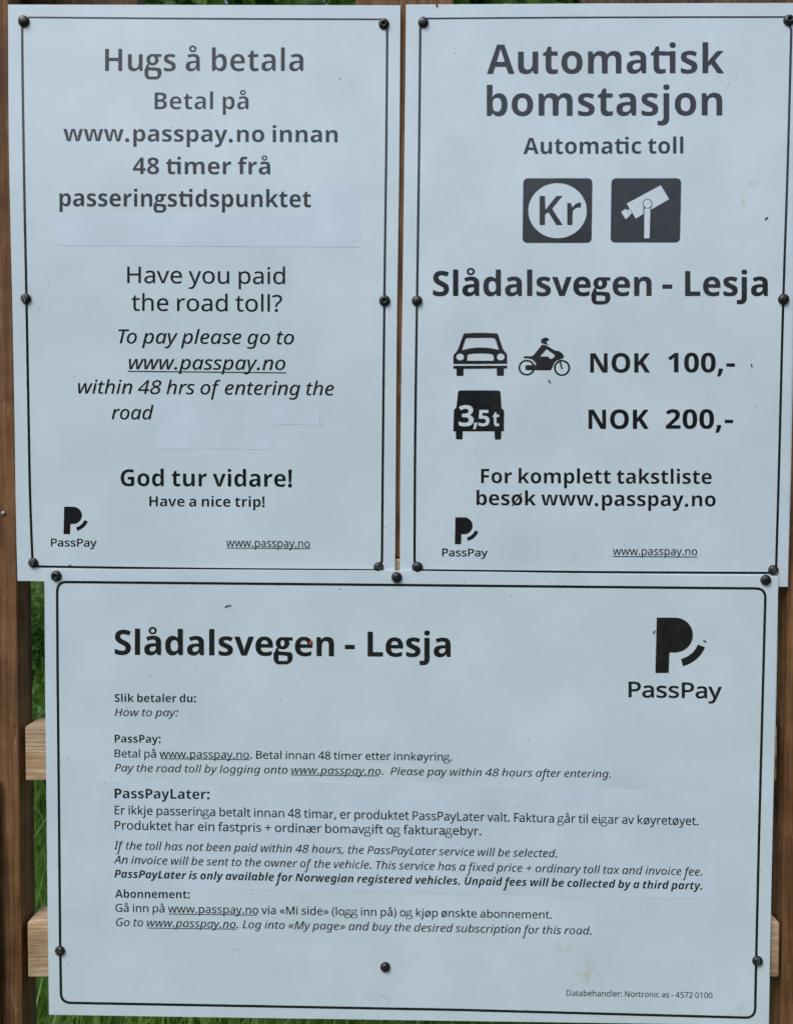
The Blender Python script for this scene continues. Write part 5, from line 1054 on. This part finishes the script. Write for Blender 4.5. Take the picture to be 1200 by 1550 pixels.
sign_text(low, Y_LOW, 'Betal på www.passpay.no. Betal innan 48 timer etter innkøyring.', 'R', 173.5, 684.5, 1146.6, 1151.8, 11.8, None,
          (243.5, 378, 1148.6, 1150.2, 1.1))
sign_text(low, Y_LOW, 'Pay the road toll by logging onto www.passpay.no.  Please pay within 48 hours after entering.', 'I', 173.5, 924.5,
          1168.2, 1177.5, 11.5, None, (439.5, 573, 1173.2, 1174.8, 1.1))
for a in (('PassPayLater:', 'B', 173.5, 317, 1208.6, 1210, 14.6, None),
          ('Er ikkje passeringa betalt innan 48 timar, er produktet PassPayLater valt. Faktura går til eigar av køyretøyet.', 'R', 173.5, 1057,
           1233, 1249.6, 13, None),
          ('Produktet har ein fastpris + ordinær bomavgift og fakturagebyr.', 'R', 173.5, 728, 1256, 1264.8, 13, None),
          ('If the toll has not been paid within 48 hours, the PassPayLater service will be selected.', 'I', 172.5, 843, 1286, 1298.3, 12, None),
          ('An invoice will be sent to the owner of the vehicle. This service has a fixed price + ordinary toll tax and invoice fee.', 'I', 172.5,
           1062.5, 1307.5, 1326, 12, None),
          ('PassPayLater is only available for Norwegian registered vehicles. Unpaid fees will be collected by a third party.', 'C', 173, 1062.5,
           1329, 1347.2, 12, None)):
    sign_text(low, YS, *a)
sign_text(low, Y_LOW, 'Abonnement:', 'B', 174.5, 287, 1359.4, 1360.4, 12, None)
sign_text(low, Y_LOW, 'Gå inn på www.passpay.no via «Mi side» (logg inn på) og kjøp ønskte abonnement.', 'R', 174.5, 835, 1380.6, 1391.2, 12, None,
          (255.7, 389, 1384, 1385.8, 1.1))
sign_text(low, Y_LOW, 'Go to www.passpay.no. Log into «My page» and buy the desired subscription for this road.', 'I', 175.5, 895, 1402.2,
          1415.4, 12, None, (223.5, 357.5, 1405.3, 1407, 1.1))
sign_text(low, Y_LOW, 'Databehandler: Nortronic as - 4572 0100', 'R', 857, 1078, 1508, 1511.8, 8.6, None)
logo(low, Y_LOW, 1, 1, 993.5, 935, 951, 1092.5, 1055.2, 1057.4, 22.8, 'S')
screws(low, Y_LOW, [(85.3, 872), (600.3, 874), (1158.5, 878), (91, 1439.5), (1146, 1455), (583, 1464)])

# ------------------------------------------------------------------ bits of husk stuck on the boards
BITS = [((1159.5, 330, 2.2, 6.5, 50), Y_TOP, 'dark brown husk stuck near the right border of the price sign'),
        ((831, 577, 2.0, 6.5, -20), Y_TOP, 'brown husk stuck just under the motorcycle symbol'),
        ((1137, 553, 1.8, 6, -10), Y_TOP, 'dark husk stuck right of the 100 kroner price'),
        ((345, 917, 1.6, 12, 75), Y_LOW, 'thin brown husk above the road name on the wide sign'),
        ((989.5, 956.5, 2.0, 6, 30), Y_LOW, 'dark husk touching the left edge of the large emblem'),
        ((1066, 970.5, 1.8, 7, -60), Y_LOW, 'reddish husk above the curved stroke of the large emblem'),
        ((470.5, 973, 5, 7, 20), Y_LOW, 'rusty orange fleck inside the letters of the wide sign road name'),
        ((106, 856, 2.2, 5, 60), Y_TOP, 'dark fleck on the bottom border of the upper left sign'),
        ((661, 7.5, 2.5, 6, 0), Y_TOP, 'dark fleck on the top edge of the price sign')]
for (x, y, w, l, a), Y, lab in BITS:
    c = P(x, y, Y)
    n = 10
    vs, fs = [], []
    kx, kl = w * 0.00045, l * 0.00045
    for r in range(5):
        t = -1 + 2 * r / 4
        rr = math.sqrt(max(0.02, 1 - t * t)) * (1.15 - 0.3 * t)
        for i in range(n):
            q = 2 * math.pi * i / n
            u, h = kx * rr * math.cos(q), 0.0007 * rr * math.sin(q)
            lx, lz = u + 0.15 * kl * t * t, kl * t
            ca, sa = math.cos(R(-a)), math.sin(R(-a))
            vs.append(c + Vector((lx * ca - lz * sa, -0.0007 - h, lx * sa + lz * ca)))
    for r in range(4):
        for i in range(n):
            fs.append((r * n + i, r * n + (i + 1) % n, (r + 1) * n + (i + 1) % n, (r + 1) * n + i))
    fs += [tuple(range(n)), tuple(range(5 * n - 1, 4 * n - 1, -1))]
    mm = M_SEED
    if 'rusty' in lab:
        mm = plain('rust_orange', (0.35, 0.07, 0.02), 0.7)
    o = build('husk', vs, fs, mm, None, None, True)
    tag(o, lab, 'plant debris', 'bits of plant debris stuck on the signs')

# ------------------------------------------------------------------ ground, grass, bushes
def ground_z(x, y):
    s = max(0.0, min(y, 14.0) - 1.6)
    return 0.04 * math.sin(x * 1.3 + y) + 0.30 * s + 0.03 * math.sin(y * 2.1 + x * 0.4)


vs, fs = [], []
ys = [-40, -20, -10, -5, -3, -2, -1] + [i * 0.4 for i in range(0, 40)] + [20, 30, 50, 80]
xs = [-60, -30, -15] + [i * 0.6 - 9 for i in range(31)] + [15, 30, 60]
for y in ys:
    for x in xs:
        vs.append((x, y, ground_z(x, y)))
for j in range(len(ys) - 1):
    for i in range(len(xs) - 1):
        a = j * len(xs) + i
        fs.append((a, a + 1, a + 1 + len(xs), a + len(xs)))
tag(build('ground', vs, fs, M_SOIL, None, None, True), None, None, None, 'structure')

vs, fs = [], []
for k in range(70000):
    y = 0.15 + 9 * random.random() ** 1.6
    x = random.uniform(-0.62, 0.62) * (y + 1.8) + (random.gauss(0, .3))
    z = ground_z(x, y)
    h = random.uniform(0.10, 0.34) * (1.0 if random.random() < 0.8 else 1.6)
    a = random.uniform(0, 6.28)
    w = random.uniform(0.0025, 0.006)
    lean = random.uniform(0.05, 0.7) * h
    dx, dy = math.cos(a), math.sin(a)
    b = len(vs)
    vs += [(x - dy * w, y + dx * w, z), (x + dy * w, y - dx * w, z),
           (x + dx * lean * .35 - dy * w * .8, y + dy * lean * .35 + dx * w * .8, z + h * .6),
           (x + dx * lean * .35 + dy * w * .8, y + dy * lean * .35 - dx * w * .8, z + h * .6),
           (x + dx * lean, y + dy * lean, z + h * (0.96 if lean < h * .5 else .8))]
    fs += [(b, b + 1, b + 3, b + 2), (b + 2, b + 3, b + 4)]
tag(build('grass', vs, fs, M_GRASS), 'long green grass growing behind and below the signs', 'grass', None, 'stuff')


def bush(name, x, y, w, h, n, leaf, label, cat, seed, low_from=0.0):
    rnd = random.Random(seed)
    z0 = ground_z(x, y)
    root = empty(name, (x, y, z0), label, cat, 'bushes growing behind the sign stand')
    sv, sf = [], []
    tips = []
    for s in range(9):
        a = rnd.uniform(0, 6.28)
        ex, ey = math.cos(a) * w * rnd.uniform(.2, .8), math.sin(a) * w * rnd.uniform(.2, .8)
        ez = h * rnd.uniform(.55, 1.0)
        prev = None
        for t in range(7):
            q = t / 6
            c = Vector((x + ex * q ** 1.5, y + ey * q ** 1.5, z0 + ez * q))
            r = 0.022 * (1 - q * .8) * h / 2.5
            b = len(sv)
            for i in range(6):
                an = i * math.pi / 3
                sv.append(c + Vector((math.cos(an) * r, math.sin(an) * r, 0)))
            if prev is not None:
                for i in range(6):
                    sf.append((prev + i, prev + (i + 1) % 6, b + (i + 1) % 6, b + i))
            prev = b
            if q > 0.15:
                tips.append(c)
    build('stems', sv, sf, M_BARK, root, None, True)
    lv, lf = [], []
    cl = [(rnd.choice(tips) + Vector((rnd.gauss(0, w * .28), rnd.gauss(0, w * .28), rnd.gauss(0, h * .09))), rnd.uniform(.5, 1.1)) for _ in range(60)]
    for k in range(n):
        c0, cs = rnd.choice(cl)
        c = c0 + Vector((rnd.gauss(0, .13 * cs), rnd.gauss(0, .13 * cs), rnd.gauss(0, .11 * cs))) * (h / 2.2) ** .5
        if c.z < z0 + .05:
            c.z = z0 + rnd.uniform(.05, .5)
        u = Vector((rnd.gauss(0, 1), rnd.gauss(0, 1), rnd.gauss(-.3, .6))).normalized()
        v = u.cross(Vector((rnd.gauss(0, 1), rnd.gauss(0, 1), rnd.gauss(0, 1)))).normalized()
        nn = u.cross(v)
        s = leaf * rnd.uniform(.6, 1.25)
        b = len(lv)
        lv += [c, c + u * s * .5 + v * s * .3 + nn * s * .05, c + u * s, c + u * s * .5 - v * s * .3 + nn * s * .05]
        lf += [(b, b + 1, b + 2), (b, b + 2, b + 3)]
    f = build('foliage', lv, lf, M_LEAF, root)
    return root


# spruce wood behind the photographer, mirrored softly in the glossy boards: drawn nearer on the right to darken that side
M_SPRUCE = leaf_material('spruce_green', (0.012, 0.028, 0.010), (0.035, 0.065, 0.018))
rnd = random.Random(11)
vs, fs = [], []
for k in range(380):
    x = rnd.uniform(-55, 48)
    far = 17 + max(0, -x) * 0.25 - max(0, x) * 0.30
    y = -CAM_D - max(4.5, far) - rnd.uniform(0, 12)
    h = 1.5 + math.hypot(x, y) * math.tan(R(rnd.uniform(11, 20)))
    if k > 355:                 # unseen trees added close on the right to shade the boards
        x, y, h = rnd.uniform(5, 12), -rnd.uniform(0.5, 5.0), rnd.uniform(8, 13)
    for tier in range(9):
        z = h * (0.06 + 0.105 * tier)
        r = h * 0.20 * (1 - tier / 9.6)
        n = 11
        b = len(vs)
        vs.append((x, y, z + h * 0.17))
        for i in range(n * 2):
            a = math.pi * i / n + tier
            rr = r * (rnd.uniform(.85, 1.15) if i % 2 else .45)
            vs.append((x + math.cos(a) * rr, y + math.sin(a) * rr, z + (0 if i % 2 else h * .03)))
        fs += [(b, b + 1 + i, b + 1 + (i + 1) % (2 * n)) for i in range(2 * n)]
tag(build('spruce_wood', vs, fs, M_SPRUCE), 'dark spruce wood across the road, facing the signs, plus shading trees added on the right', 'woods', None, 'stuff')

bush('bush', -2.9, 5.2, 1.3, 6.0, 34000, 0.13, 'tall leafy bush seen over the top edge of the upper left sign', 'bush', 1)
bush('bush', -0.6, 5.0, 1.3, 5.8, 34000, 0.13, 'tall leafy bush seen above the middle of the stand', 'bush', 2)
bush('bush', 1.7, 5.2, 1.3, 6.0, 34000, 0.11, 'tall leafy bush seen over the top edge of the price sign', 'bush', 3)
bush('bush', 0.35, 5.6, 1.2, 6.0, 30000, 0.13, 'tall leafy bush behind the centre post, just left of the price sign', 'bush', 9)
bush('low_bush', -1.80, 3.05, 0.42, 0.75, 9000, 0.032, 'low dense bush seen through the gap beside the left post, above the upper pale rail', 'bush', 4)
bush('low_bush', -1.50, 2.30, 0.20, 0.36, 4500, 0.028, 'small dense bush seen through the gap between the two pale rails on the left', 'bush', 6)
